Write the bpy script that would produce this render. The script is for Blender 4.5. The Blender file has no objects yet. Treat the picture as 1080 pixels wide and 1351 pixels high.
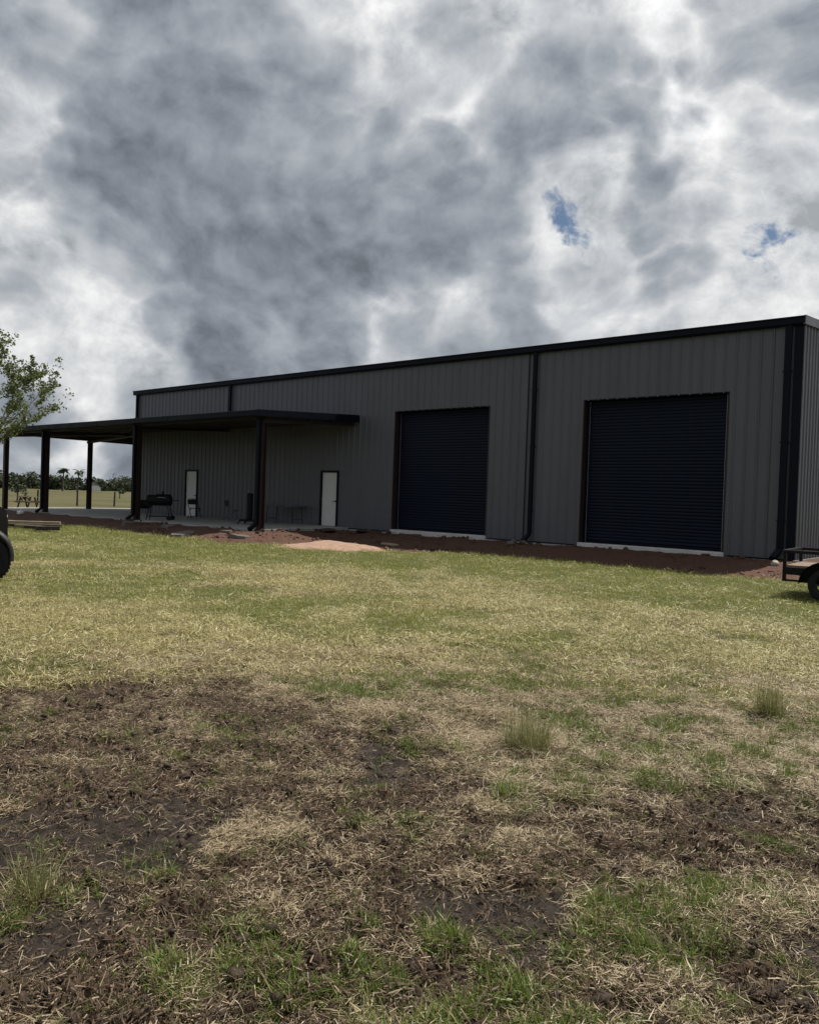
import bpy, bmesh, math, random
import numpy as np
from mathutils import Vector, Matrix

R = math.radians
sc = bpy.context.scene
C = sc.collection
random.seed(7)
rng = np.random.default_rng(11)

# ------------------------------------------------------------------ camera
CAM = Vector((5.338, -21.458, 1.154))
RIGHT = Vector((0.7640, 0.6442, 0.0354)); UP = Vector((-0.0383, -0.0094, 0.9992)); FWD = Vector((-0.6441, 0.7648, -0.0175))
FWD.normalize(); RIGHT = (RIGHT - FWD * RIGHT.dot(FWD)).normalized(); UP = RIGHT.cross(FWD)
cam_d = bpy.data.cameras.new('camera')
cam_d.sensor_fit = 'HORIZONTAL'; cam_d.sensor_width = 36; cam_d.lens = 36 * 1035.17 / 1080
cam_d.clip_start = 0.05; cam_d.clip_end = 9000
cam = bpy.data.objects.new('camera', cam_d); C.objects.link(cam)
M = Matrix((RIGHT, UP, -FWD)).transposed().to_4x4(); M.translation = CAM
cam.matrix_world = M
sc.camera = cam
YAW = math.atan2(-FWD.x, FWD.y)          # heading of the view in the ground plane

# ------------------------------------------------------------------ sun and exposure
SUN = Vector((0.13, 0.53, 1.0)).normalized()      # towards the sun: behind the building, a little to the right
sun_d = bpy.data.lights.new('sun', 'SUN'); sun_d.energy = 5.0; sun_d.angle = R(0.6); sun_d.color = (1.0, 0.95, 0.87)
sun = bpy.data.objects.new('sun', sun_d); C.objects.link(sun)
sun.rotation_euler = SUN.to_track_quat('Z', 'Y').to_euler(); sun.location = (0, 0, 60)
sc.view_settings.view_transform = 'Standard'; sc.view_settings.look = 'None'
sc.view_settings.exposure = 0.18; sc.view_settings.gamma = 1.0; sc.view_settings.use_curve_mapping = False
sc.cycles.max_bounces = 5; sc.cycles.diffuse_bounces = 3; sc.cycles.glossy_bounces = 2
sc.cycles.transmission_bounces = 3; sc.cycles.transparent_max_bounces = 6


# ------------------------------------------------------------------ node helpers
class NT:
    def __init__(s, tree):
        s.t = tree; s.n = tree.nodes; s.l = tree.links
    def set(s, sock, v):
        if v is None: return
        if isinstance(v, bpy.types.NodeSocket): s.l.new(v, sock)
        else: sock.default_value = v
    def math(s, op, a, b=None, c=None, clamp=False):
        n = s.n.new('ShaderNodeMath'); n.operation = op; n.use_clamp = clamp
        s.set(n.inputs[0], a); s.set(n.inputs[1], b); s.set(n.inputs[2], c); return n.outputs[0]
    def vec(s, op, a, b=None, scale=None):
        n = s.n.new('ShaderNodeVectorMath'); n.operation = op
        s.set(n.inputs[0], a); s.set(n.inputs[1], b)
        if scale is not None: s.set(n.inputs['Scale'], scale)
        return n.outputs['Value'] if op in ('DOT_PRODUCT', 'LENGTH') else n.outputs[0]
    def noise(s, vec, scale, detail=4, rough=0.5, dist=0.0, lac=2.0, dims='3D', color=False):
        n = s.n.new('ShaderNodeTexNoise'); n.noise_dimensions = dims
        if vec is not None: s.l.new(vec, n.inputs['Vector'])
        n.inputs['Scale'].default_value = scale; n.inputs['Detail'].default_value = detail
        n.inputs['Roughness'].default_value = rough; n.inputs['Distortion'].default_value = dist; n.inputs['Lacunarity'].default_value = lac
        return n.outputs['Color' if color else 'Fac']
    def smooth(s, v, a, b, lo=0.0, hi=1.0):
        n = s.n.new('ShaderNodeMapRange'); n.interpolation_type = 'SMOOTHSTEP'
        s.set(n.inputs[0], v); n.inputs[1].default_value = a; n.inputs[2].default_value = b
        n.inputs[3].default_value = lo; n.inputs[4].default_value = hi; return n.outputs[0]
    def lin(s, v, a, b, lo=0.0, hi=1.0):
        n = s.n.new('ShaderNodeMapRange'); s.set(n.inputs[0], v)
        for i, x in enumerate((a, b, lo, hi)): n.inputs[1 + i].default_value = x
        return n.outputs[0]
    def mix(s, f, a, b, mode='MIX'):
        n = s.n.new('ShaderNodeMix'); n.data_type = 'RGBA'; n.blend_type = mode
        s.set(n.inputs[0], f)
        for k, v in ((6, a), (7, b)):
            if isinstance(v, (tuple, list)): v = (*v[:3], 1.0)
            s.set(n.inputs[k], v)
        return n.outputs[2]
    def sep(s, v):
        n = s.n.new('ShaderNodeSeparateXYZ'); s.l.new(v, n.inputs[0]); return n.outputs
    def comb(s, x, y, z):
        n = s.n.new('ShaderNodeCombineXYZ'); s.set(n.inputs[0], x); s.set(n.inputs[1], y); s.set(n.inputs[2], z); return n.outputs[0]
    def bump(s, h, strength, dist):
        n = s.n.new('ShaderNodeBump'); n.inputs['Strength'].default_value = strength; n.inputs['Distance'].default_value = dist
        s.l.new(h, n.inputs['Height']); return n.outputs[0]
    def attr(s, name):
        n = s.n.new('ShaderNodeAttribute'); n.attribute_name = name; return n


# ------------------------------------------------------------------ world: Nishita sky under broken grey cloud
w = bpy.data.worlds.new('World'); sc.world = w; w.use_nodes = True
g = NT(w.node_tree); g.n.clear()
tc = g.n.new('ShaderNodeTexCoord'); D = tc.outputs['Generated']
sky = g.n.new('ShaderNodeTexSky'); sky.sky_type = 'NISHITA'; sky.sun_disc = False
sky.sun_elevation = math.asin(SUN.z); sky.sun_rotation = math.atan2(SUN.x, SUN.y)
sky.air_density = 1.0; sky.dust_density = 0.6; sky.ozone_density = 2.0
dx, dy, dz = g.sep(D)
P0 = g.vec('MULTIPLY', D, (1.0, 1.0, 1.3))
P0 = g.vec('ADD', P0, (3.7, 8.3, 1.9))
wn = g.vec('SUBTRACT', g.noise(P0, 2.6, 3, 0.5, color=True), (0.5, 0.5, 0.5))
wn2 = g.vec('SUBTRACT', g.noise(P0, 9.0, 4, 0.55, color=True), (0.5, 0.5, 0.5))
P1 = g.vec('ADD', g.vec('ADD', P0, g.vec('SCALE', wn, scale=0.13)), g.vec('SCALE', wn2, scale=0.030))
# directions bent by the same turbulence, so that openings get ragged outlines
D2 = g.vec('NORMALIZE', g.vec('ADD', D, g.vec('ADD', g.vec('SCALE', wn, scale=0.06), g.vec('SCALE', wn2, scale=0.12))))
def blob(c, rad, amt):
    return g.smooth(g.vec('DOT_PRODUCT', D2, tuple(Vector(c).normalized())), 1 - rad * rad * 0.9, 1.0, 0.0, amt)
def puffs(vec, scale, off):
    n = g.n.new('ShaderNodeTexVoronoi'); n.feature = 'F1'; n.inputs['Scale'].default_value = scale; n.inputs['Detail'].default_value = 2.0
    n.inputs['Roughness'].default_value = 0.55
    g.l.new(g.vec('ADD', vec, off), n.inputs['Vector']); return g.math('SUBTRACT', 0.55, n.outputs['Distance'])
# breaks (negative) and heavy parts (positive) of the lower deck: direction of the middle, angular size, amount
BANKS = [
    ((-0.598, 0.631, 0.494), 0.17, -0.17), ((-0.349, 0.819, 0.455), 0.13, -0.13), ((-0.870, 0.434, 0.233), 0.12, -0.15),
    ((-0.699, 0.636, 0.326), 0.06, -0.11), ((-0.480, 0.828, 0.289), 0.13, -0.15), ((-0.458, 0.826, 0.327), 0.07, -0.12),
    ((-0.266, 0.918, 0.295), 0.10, -0.14), ((-0.893, 0.336, 0.30), 0.10, -0.12), ((-0.84, 0.38, 0.42), 0.10, -0.08),
    ((-0.875, 0.470, 0.130), 0.10, -0.13), ((-0.42, 0.88, 0.225), 0.08, -0.12), ((-0.24, 0.93, 0.24), 0.09, -0.10), ((-0.24, 0.87, 0.40), 0.06, -0.09),
    ((-0.790, 0.535, 0.300), 0.22, 0.13), ((-0.660, 0.690, 0.250), 0.20, 0.11), ((-0.720, 0.540, 0.44), 0.18, 0.12),
    ((-0.38, 0.87, 0.31), 0.09, 0.07), ((-0.60, 0.72, 0.36), 0.16, 0.10), ((-0.46, 0.78, 0.42), 0.12, 0.10), ((-0.30, 0.88, 0.37), 0.13, 0.05), ((-0.68, 0.58, 0.45), 0.16, 0.08),
]
bias = None
for c, rad, amt in BANKS:
    s_ = blob(c, rad, amt * (0.85 if amt < 0 else 0.5)); bias = s_ if bias is None else g.math('ADD', bias, s_)
sund = g.vec('DOT_PRODUCT', D, tuple(SUN))
glow = g.smooth(sund, 0.30, 1.0, 0.0, 1.0)
# lower deck: grey masses, firm ragged outlines, paler where thin
dn = g.math('ADD', g.math('MULTIPLY', g.noise(P1, 2.9, 13, 0.60), 0.75), g.math('MULTIPLY', puffs(P1, 6.5, (0, 0, 0)), 0.42))
th = g.math('SUBTRACT', g.math('ADD', dn, bias), 0.066)
a_low = g.smooth(th, -0.045, 0.115)
soft = g.noise(P1, 3.6, 6, 0.5); crisp = g.noise(g.vec('ADD', P1, (5.0, 1.0, 2.0)), 11.0, 10, 0.62)
thick = g.smooth(th, 0.0, 0.30)
P2 = g.vec('ADD', P1, (0.004, 0.010, 0.022))
relief = g.math('SUBTRACT', g.noise(P1, 8.0, 8, 0.55), g.noise(P2, 8.0, 8, 0.55))
low = g.math('ADD', g.math('MULTIPLY_ADD', thick, -0.18, 0.41), g.math('MULTIPLY', g.math('SUBTRACT', soft, 0.5), 0.17))
low = g.math('ADD', low, g.math('ADD', g.math('MULTIPLY', relief, 0.55), g.math('MULTIPLY', g.math('SUBTRACT', crisp, 0.5), g.math('MULTIPLY_ADD', thick, -0.14, 0.30))))
low = g.math('MAXIMUM', g.math('MULTIPLY', low, g.math('MULTIPLY_ADD', glow, 0.22, 1.0)), 0.15)
lowc = g.vec('SCALE', g.mix(g.smooth(low, 0.15, 0.55), (0.88, 0.985, 1.14), (0.955, 1.0, 1.05)), scale=low)
# upper deck: bright mottled cloud seen through the breaks
hi = g.math('ADD', 0.66, g.math('MULTIPLY', g.math('SUBTRACT', g.noise(g.vec('ADD', P1, (9.0, 4.0, 0.0)), 7.5, 10, 0.62), 0.5), 1.9))
hi = g.math('MULTIPLY', g.math('MAXIMUM', hi, 0.36), g.math('MULTIPLY_ADD', glow, 0.10, 0.92))
hic = g.vec('SCALE', g.mix(g.smooth(hi, 0.3, 0.8), (0.93, 1.0, 1.07), (1.0, 1.0, 1.0)), scale=hi)
skyc = g.vec('SCALE', sky.outputs[0], scale=0.055)
gap = g.math('MAXIMUM', blob((-0.456, 0.828, 0.327), 0.038, 0.58), blob((-0.270, 0.918, 0.284), 0.038, 0.56))
gap = g.math('MAXIMUM', gap, blob((-0.935, 0.30, 0.29), 0.035, 0.6))
gap = g.math('ADD', gap, g.math('MULTIPLY', g.math('SUBTRACT', g.noise(P1, 15.0, 8, 0.64), 0.5), 1.6))
final = g.mix(g.smooth(gap, 0.46, 0.72, 1.0, 0.0), skyc, hic)
final = g.mix(g.math('MULTIPLY', a_low, g.smooth(gap, 0.36, 0.60, 1.0, 0.0)), final, lowc)
bg = g.n.new('ShaderNodeBackground'); g.l.new(final, bg.inputs[0]); bg.inputs[1].default_value = 1.0
out = g.n.new('ShaderNodeOutputWorld'); g.l.new(bg.outputs[0], out.inputs[0])
w.cycles.sampling_method = 'MANUAL'; w.cycles.sample_map_resolution = 512


# ------------------------------------------------------------------ materials
def mat(name, color, rough=0.6, metal=0.0, spec=0.5, var=0.0, vscale=3.0, bump=0.0, bscale=40.0, streak=False, col2=None, world=False, wave=0.0):
    m = bpy.data.materials.new(name); m.use_nodes = True
    t = NT(m.node_tree); b = t.n['Principled BSDF']
    b.inputs['Base Color'].default_value = (*color, 1); b.inputs['Roughness'].default_value = rough
    b.inputs['Metallic'].default_value = metal; b.inputs['Specular IOR Level'].default_value = spec
    if var or bump:
        co = t.n.new('ShaderNodeNewGeometry').outputs['Position'] if world else t.n.new('ShaderNodeTexCoord').outputs['Object']
        if streak:
            mp = t.n.new('ShaderNodeMapping'); t.l.new(co, mp.inputs[0]); mp.inputs['Scale'].default_value = (1, 1, 0.12); cs = mp.outputs[0]
        else: cs = co
        if var:
            f = t.noise(cs, vscale, 6, 0.6)
            f = t.lin(f, 0.3, 0.7, 0, 1)
            lo = tuple(c * (1 - var) for c in color); hi = col2 or tuple(min(1, c * (1 + var)) for c in color)
            t.l.new(t.mix(f, lo, hi), b.inputs['Base Color'])
            t.l.new(t.lin(f, 0, 1, max(0.05, rough - 0.08), min(1, rough + 0.08)), b.inputs['Roughness'])
        if wave:
            t.l.new(t.bump(t.noise(co, 1.1, 2, 0.5), wave, 0.05), b.inputs['Normal'])
        if bump:
            t.l.new(t.bump(t.noise(co, bscale, 5, 0.6), bump, 0.02), b.inputs['Normal'])
    return m

MW = mat('charcoal_steel', (0.082, 0.087, 0.102), 0.42, 0.0, 0.45, 0.14, 1.3, streak=True, world=True, wave=0.35)
MT = mat('black_trim', (0.003, 0.005, 0.011), 0.5, 0.0, 0.12, 0.15, 2.0)
MD = mat('navy_door_steel', (0.0036, 0.007, 0.0175), 0.45, 0.0, 0.14, 0.3, 1.2, streak=True, world=True, wave=0.3)
MR = mat('red_oxide_primer', (0.027, 0.0145, 0.0135), 0.6, 0.0, 0.4, 0.25, 4.0)
MDK = mat('dark_purlin_steel', (0.022, 0.018, 0.02), 0.6, 0.0, 0.4, 0.2, 3.0)
MG = mat('galvalume', (0.55, 0.56, 0.57), 0.28, 0.9, 0.5, 0.08, 3.0)
MC = mat('concrete', (0.36, 0.35, 0.33), 0.85, 0.0, 0.3, 0.22, 1.8, 0.25, 60, world=True)
MCS = mat('pale_concrete', (0.52, 0.51, 0.49), 0.85, 0.0, 0.3, 0.15, 2.0, world=True)
MCL = mat('old_concrete_lump', (0.13, 0.115, 0.10), 0.9, 0.0, 0.2, 0.3, 9.0, 0.8, 30)
MWH = mat('white_door_paint', (0.62, 0.63, 0.62), 0.45, 0.0, 0.5, 0.05, 2.0)
MSI = mat('rail_zinc', (0.3, 0.3, 0.3), 0.4, 0.7)
MBK = mat('black_iron', (0.005, 0.005, 0.006), 0.55, 0.0, 0.2, 0.3, 6.0)
MBP = mat('black_car_paint', (0.008, 0.009, 0.011), 0.16, 0.0, 0.6)
MPL = mat('textured_black_plastic', (0.014, 0.015, 0.017), 0.5, 0.0, 0.5, 0.2, 20, 0.3, 200)
MRB = mat('tyre_rubber', (0.014, 0.014, 0.016), 0.8, 0.0, 0.2, 0.3, 12, 0.3, 120)
MGL = mat('dark_glass', (0.01, 0.012, 0.014), 0.05, 0.0, 0.8)
MLT = mat('lamp_glass', (0.5, 0.52, 0.55), 0.1, 0.0, 0.8)
MRL = mat('red_lamp', (0.35, 0.02, 0.015), 0.2)
MWD = mat('weathered_wood', (0.22, 0.17, 0.125), 0.85, 0.0, 0.2, 0.3, 8, 0.4, 60)
MWL = mat('pale_timber', (0.34, 0.27, 0.19), 0.8, 0.0, 0.2, 0.2, 8, 0.3, 60)
MDW = mat('dark_wood', (0.055, 0.045, 0.038), 0.85, 0.0, 0.2, 0.35, 8, 0.4, 60)
MGY = mat('grey_plastic', (0.10, 0.105, 0.11), 0.5)
MSAND = mat('pale_sand', (0.34, 0.225, 0.168), 0.95, 0.0, 0.1, 0.18, 5, 0.7, 45)
MWT = mat('white_plastic', (0.7, 0.72, 0.75), 0.4)
MBK2 = mat('bark', (0.10, 0.085, 0.07), 0.9, 0.0, 0.2, 0.3, 10, 0.8, 40)
MRK = mat('pale_rock', (0.40, 0.36, 0.30), 0.9, 0.0, 0.2, 0.25, 9, 0.8, 25)


def leaf_mat(name, c1, c2, trans=0.35, rough=0.55, third=None):
    m = bpy.data.materials.new(name); m.use_nodes = True
    t = NT(m.node_tree); t.n.clear()
    info = t.n.new('ShaderNodeObjectInfo').outputs['Random']
    co = t.n.new('ShaderNodeNewGeometry').outputs['Random Per Island']
    f = t.math('FRACT', t.math('ADD', t.math('MULTIPLY', co, 3.7), info))
    col = t.mix(f, c1, c2)
    if third:
        col = t.mix(t.smooth(t.math('FRACT', t.math('ADD', t.math('MULTIPLY', co, 7.3), t.math('MULTIPLY', info, 1.7))), 0.72, 0.95), col, third)
    d = t.n.new('ShaderNodeBsdfPrincipled'); t.l.new(col, d.inputs['Base Color']); d.inputs['Roughness'].default_value = rough
    d.inputs['Specular IOR Level'].default_value = 0.35
    tr = t.n.new('ShaderNodeBsdfTranslucent'); t.l.new(col, tr.inputs['Color'])
    mx = t.n.new('ShaderNodeMixShader'); mx.inputs[0].default_value = trans
    t.l.new(d.outputs[0], mx.inputs[1]); t.l.new(tr.outputs[0], mx.inputs[2])
    o = t.n.new('ShaderNodeOutputMaterial'); t.l.new(mx.outputs[0], o.inputs[0])
    return m

ML_STRAW = leaf_mat('straw_blades', (0.42, 0.33, 0.195), (0.17, 0.125, 0.072), 0.15, 0.5, (0.58, 0.49, 0.33))
ML_GREEN = leaf_mat('green_blades', (0.085, 0.145, 0.020), (0.175, 0.225, 0.046), 0.35, 0.42, (0.30, 0.25, 0.13))
ML_LAWN = leaf_mat('lawn_blades', (0.165, 0.205, 0.036), (0.285, 0.30, 0.075), 0.35, 0.42, (0.46, 0.40, 0.18))
ML_HAY = leaf_mat('lawn_dry_blades', (0.47, 0.42, 0.185), (0.28, 0.245, 0.105), 0.2, 0.5, (0.60, 0.53, 0.31))
ML_OLIVE = leaf_mat('bunch_blades', (0.13, 0.155, 0.045), (0.22, 0.22, 0.085), 0.3, 0.5, (0.40, 0.34, 0.18))
ML_TREE = leaf_mat('tree_leaves', (0.085, 0.115, 0.036), (0.16, 0.185, 0.07), 0.55, 0.4)
ML_FAR = leaf_mat('far_leaves', (0.030, 0.045, 0.022), (0.055, 0.07, 0.035), 0.2, 0.6)
ML_TWIG = leaf_mat('brown_chaff', (0.165, 0.112, 0.068), (0.042, 0.027, 0.017), 0.1, 0.7, (0.42, 0.33, 0.22))
M_CLOD = mat('mud_clod', (0.046, 0.030, 0.020), 0.75, 0.0, 0.35, 0.4, 20, 0.6, 90)


# ------------------------------------------------------------------ object helpers
def link(o, parent=None):
    C.objects.link(o)
    if parent is not None: o.parent = parent
    return o

def tag(o, label=None, cat=None, group=None, kind=None):
    if label: o['label'] = label
    if cat: o['category'] = cat
    if group: o['group'] = group
    if kind: o['kind'] = kind
    return o

def empty(name, loc=(0, 0, 0), rz=0.0):
    o = bpy.data.objects.new(name, None); C.objects.link(o); o.location = loc; o.rotation_euler = (0, 0, rz); o.empty_display_size = 0.2
    return o

class MB:
    """collects shapes for one mesh"""
    def __init__(s): s.v = []; s.f = []; s.sm = False
    def add(s, vs, fs):
        o = len(s.v); s.v += [tuple(v) for v in vs]; s.f += [tuple(i + o for i in f) for f in fs]; return s
    def box(s, x0, x1, y0, y1, z0, z1, bev=0.0):
        if bev > 0:
            b = min(bev, (x1 - x0) / 2.2, (y1 - y0) / 2.2, (z1 - z0) / 2.2)
            bm = bmesh.new(); bmesh.ops.create_cube(bm, size=1)
            for v in bm.verts: v.co = Vector(((x0 + x1) / 2 + v.co.x * (x1 - x0), (y0 + y1) / 2 + v.co.y * (y1 - y0), (z0 + z1) / 2 + v.co.z * (z1 - z0)))
            bmesh.ops.bevel(bm, geom=bm.edges[:], offset=b, segments=1, affect='EDGES')
            bm.verts.index_update()
            s.add([v.co[:] for v in bm.verts], [[v.index for v in f.verts] for f in bm.faces]); bm.free(); return s
        return s.add([(x, y, z) for z in (z0, z1) for y in (y0, y1) for x in (x0, x1)],
                     [(0, 2, 3, 1), (4, 5, 7, 6), (0, 1, 5, 4), (2, 6, 7, 3), (0, 4, 6, 2), (1, 3, 7, 5)])
    def tube(s, pts, rad, n=8, cap=True):
        pts = [Vector(p) for p in pts]; k = len(pts)
        rad = rad if isinstance(rad, (list, tuple)) else [rad] * k
        vs = []; fs = []
        for i, p in enumerate(pts):
            d = (pts[min(i + 1, k - 1)] - pts[max(i - 1, 0)]).normalized()
            a = d.orthogonal().normalized() if abs(d.z) > 0.95 else d.cross(Vector((0, 0, 1))).normalized()
            b = d.cross(a)
            for j in range(n):
                t = 2 * math.pi * j / n; vs.append(p + (a * math.cos(t) + b * math.sin(t)) * rad[i])
        for i in range(k - 1):
            for j in range(n):
                fs.append((i * n + j, i * n + (j + 1) % n, (i + 1) * n + (j + 1) % n, (i + 1) * n + j))
        if cap: fs += [tuple(range(n))[::-1], tuple(range((k - 1) * n, k * n))]
        return s.add(vs, fs)
    def bar(s, a, b, wx, wz):
        """square bar from a to b"""
        a = Vector(a); b = Vector(b); d = (b - a).normalized()
        u = Vector((0, 0, 1)) if abs(d.z) < 0.95 else Vector((0, 1, 0))
        r_ = d.cross(u).normalized(); u = r_.cross(d)
        vs = [p + r_ * (i * wx / 2) + u * (j * wz / 2) for p in (a, b) for i, j in ((-1, -1), (1, -1), (1, 1), (-1, 1))]
        return s.add(vs, [(0, 1, 2, 3), (7, 6, 5, 4), (0, 4, 5, 1), (1, 5, 6, 2), (2, 6, 7, 3), (3, 7, 4, 0)])
    def lathe(s, prof, n=24, axis='z', o=(0, 0, 0)):
        vs = []; fs = []; k = len(prof)
        for j in range(n):
            t = 2 * math.pi * j / n
            for r_, h_ in prof:
                p = (r_ * math.cos(t), r_ * math.sin(t), h_) if axis == 'z' else ((r_ * math.cos(t), h_, r_ * math.sin(t)) if axis == 'y' else (h_, r_ * math.cos(t), r_ * math.sin(t)))
                vs.append((p[0] + o[0], p[1] + o[1], p[2] + o[2]))
        for j in range(n):
            for i in range(k - 1):
                a = j * k + i; b = ((j + 1) % n) * k + i
                fs.append((a, b, b + 1, a + 1))
        return s.add(vs, fs)
    def prism(s, poly, y0, y1):
        """extrude an xz outline along y"""
        n = len(poly)
        vs = [(x, y0, z) for x, z in poly] + [(x, y1, z) for x, z in poly]
        return s.add(vs, [tuple(range(n)), tuple(range(2 * n - 1, n - 1, -1))] + [(i, i + n, (i + 1) % n + n, (i + 1) % n) for i in range(n)])
    def mesh(s, name, m, smooth=False):
        me = bpy.data.meshes.new(name); me.from_pydata(s.v, [], s.f)
        bm = bmesh.new(); bm.from_mesh(me); bmesh.ops.recalc_face_normals(bm, faces=bm.faces[:]); bm.to_mesh(me); bm.free()
        if m: me.materials.append(m)
        if smooth: me.polygons.foreach_set('use_smooth', [True] * len(me.polygons))
        return me
    def build(s, name, m, parent=None, loc=None, smooth=False):
        o = bpy.data.objects.new(name, s.mesh(name, m, smooth)); link(o, parent)
        if loc is not None: o.location = loc
        return o

def inst(name, me, parent=None, loc=(0, 0, 0), rz=0.0):
    o = bpy.data.objects.new(name, me); link(o, parent); o.location = loc; o.rotation_euler = (0, 0, rz); return o


# ------------------------------------------------------------------ ground: heights and what grows where
def _hash(ix, iy, seed):
    h_ = (ix.astype(np.int64) * 374761393 + iy.astype(np.int64) * 668265263 + seed * 1442695041) & 0xFFFFFFFF
    h_ = ((h_ ^ (h_ >> 13)) * 1274126177) & 0xFFFFFFFF
    return ((h_ ^ (h_ >> 16)) & 0xFFFF) / 65535.0

def vnoise(x, y, seed=0):
    ix = np.floor(x); iy = np.floor(y); fx = x - ix; fy = y - iy
    fx = fx * fx * (3 - 2 * fx); fy = fy * fy * (3 - 2 * fy)
    a = _hash(ix, iy, seed); b = _hash(ix + 1, iy, seed); c = _hash(ix, iy + 1, seed); d = _hash(ix + 1, iy + 1, seed)
    return (a + (b - a) * fx) * (1 - fy) + (c + (d - c) * fx) * fy

def fbm(x, y, sc_, oct_=4, seed=0, gain=0.5):
    v = np.zeros_like(x, dtype=float); a = 1.0; s = 0.0
    ca, sa = math.cos(0.6), math.sin(0.6)
    px, py = x * sc_, y * sc_
    for i in range(oct_):
        v += a * vnoise(px, py, seed + i * 17); s += a; a *= gain
        px, py = (px * ca - py * sa) * 2.03 + 5.2, (px * sa + py * ca) * 2.03 + 1.7
    return v / s

def sstep(v, a, b):
    t = np.clip((v - a) / (b - a), 0, 1); return t * t * (3 - 2 * t)

def footprint_dist(x, y):
    def bx(x0, x1, y0, y1):
        ddx = np.maximum(np.maximum(x0 - x, 0), x - x1); ddy = np.maximum(np.maximum(y0 - y, 0), y - y1); return np.hypot(ddx, ddy)
    return np.minimum(bx(-31.3, 0, 0, 18), bx(-37.7, -15.75, -4.65, 18))

# patches on the lot: middle x, y, half-width across the view, half-depth along it, amount
MUD = [(1.35, -19.18, 1.08, 1.53, 1), (2.13, -18.37, 0.88, 0.92, 0.8), (3.18, -18.36, 0.59, 0.46, 1), (3.65, -18.91, 0.42, 0.33, 1.2), (2.87, -20.27, 0.37, 0.41, 1), (3.08, -19.54, 0.57, 0.34, 0.7), (4.1, -17.57, 0.78, 0.4, 0.9), (4.68, -18.43, 0.2, 0.5, 1), (3.64, -18.15, 0.51, 0.34, 0.6), (-0.19, -17.99, 1.37, 0.73, 0.7), (3.62, -19.83, 0.28, 0.15, 0.5), (2.08, -19.59, 0.78, 0.61, 1), (0.3, -20.6, 1.6, 1.6, 0.9)]
WET = [(2.08, -19.59, 0.75, 0.45, 1.1), (3.67, -18.94, 0.36, 0.26, 1.2), (2.28, -18.03, 0.32, 0.3, 0.9), (2.67, -20.22, 0.22, 0.31, 0.7), (4.66, -18.38, 0.15, 0.34, 0.6), (3.04, -18.96, 0.2, 0.14, 0.3), (4.13, -17.34, 0.37, 0.16, 0.6)]
GREEN = [(-1.34, -18.11, 0.97, 0.59, 0.9), (1.01, -16.82, 0.95, 0.41, 0.9), (3.74, -16.5, 0.8, 0.68, 1), (3.18, -17.64, 0.32, 0.31, 1.1), (2.52, -19.52, 0.22, 0.28, 0.7), (3.79, -19.21, 0.35, 0.22, 0.9), (4.16, -18.58, 0.38, 0.35, 0.7), (4.62, -18.93, 0.37, 0.18, 0.8), (3.62, -19.67, 0.34, 0.28, 0.9), (4.18, -19.35, 0.30, 0.20, 0.9), (4.5, -18.2, 0.3, 0.2, 0.6), (3.25, -19.95, 0.3, 0.25, 0.8), (2.0, -16.0, 0.8, 0.5, 0.45), (4.4, -15.6, 0.9, 0.6, 0.6), (2.9, -16.6, 0.5, 0.4, 0.5), (0.2, -19.4, 0.5, 0.5, 0.5), (2.9, -18.6, 0.3, 0.2, 0.45), (2.5, -20.18, 0.13, 0.16, 0.8), (1.23, -18.27, 0.45, 0.28, 0.5), (2.34, -17.67, 0.57, 0.27, 0.4), (-0.96, -16.41, 0.45, 0.48, 0.4), (5.6, -17.2, 1.0, 0.8, 0.8)]
STRAW = [(2.55, -14.87, 1.89, 1.62, 1), (3.0, -17.98, 0.21, 0.18, 1), (3.64, -18.26, 0.2, 0.21, 0.9), (4.22, -18.93, 0.19, 0.2, 0.8), (2.66, -19.23, 0.2, 0.2, 0.6), (3.91, -19.61, 0.18, 0.14, 0.6), (-0.19, -16.09, 1.07, 0.76, 0.6), (3.19, -20.08, 0.21, 0.2, 0.4), (4.4, -18.01, 0.4, 0.3, 0.5)]
CA, SA = math.cos(YAW), math.sin(YAW)

def patches(x, y, lst):
    v = np.zeros_like(x)
    for cx, cy, a, b, s in lst:
        u = ((x - cx) * CA + (y - cy) * SA) / (a * 1.15); d = (-(x - cx) * SA + (y - cy) * CA) / (b * 1.15)
        v = np.maximum(v, s * np.clip(1.25 - (u * u + d * d), 0, 1))
    return v

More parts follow.
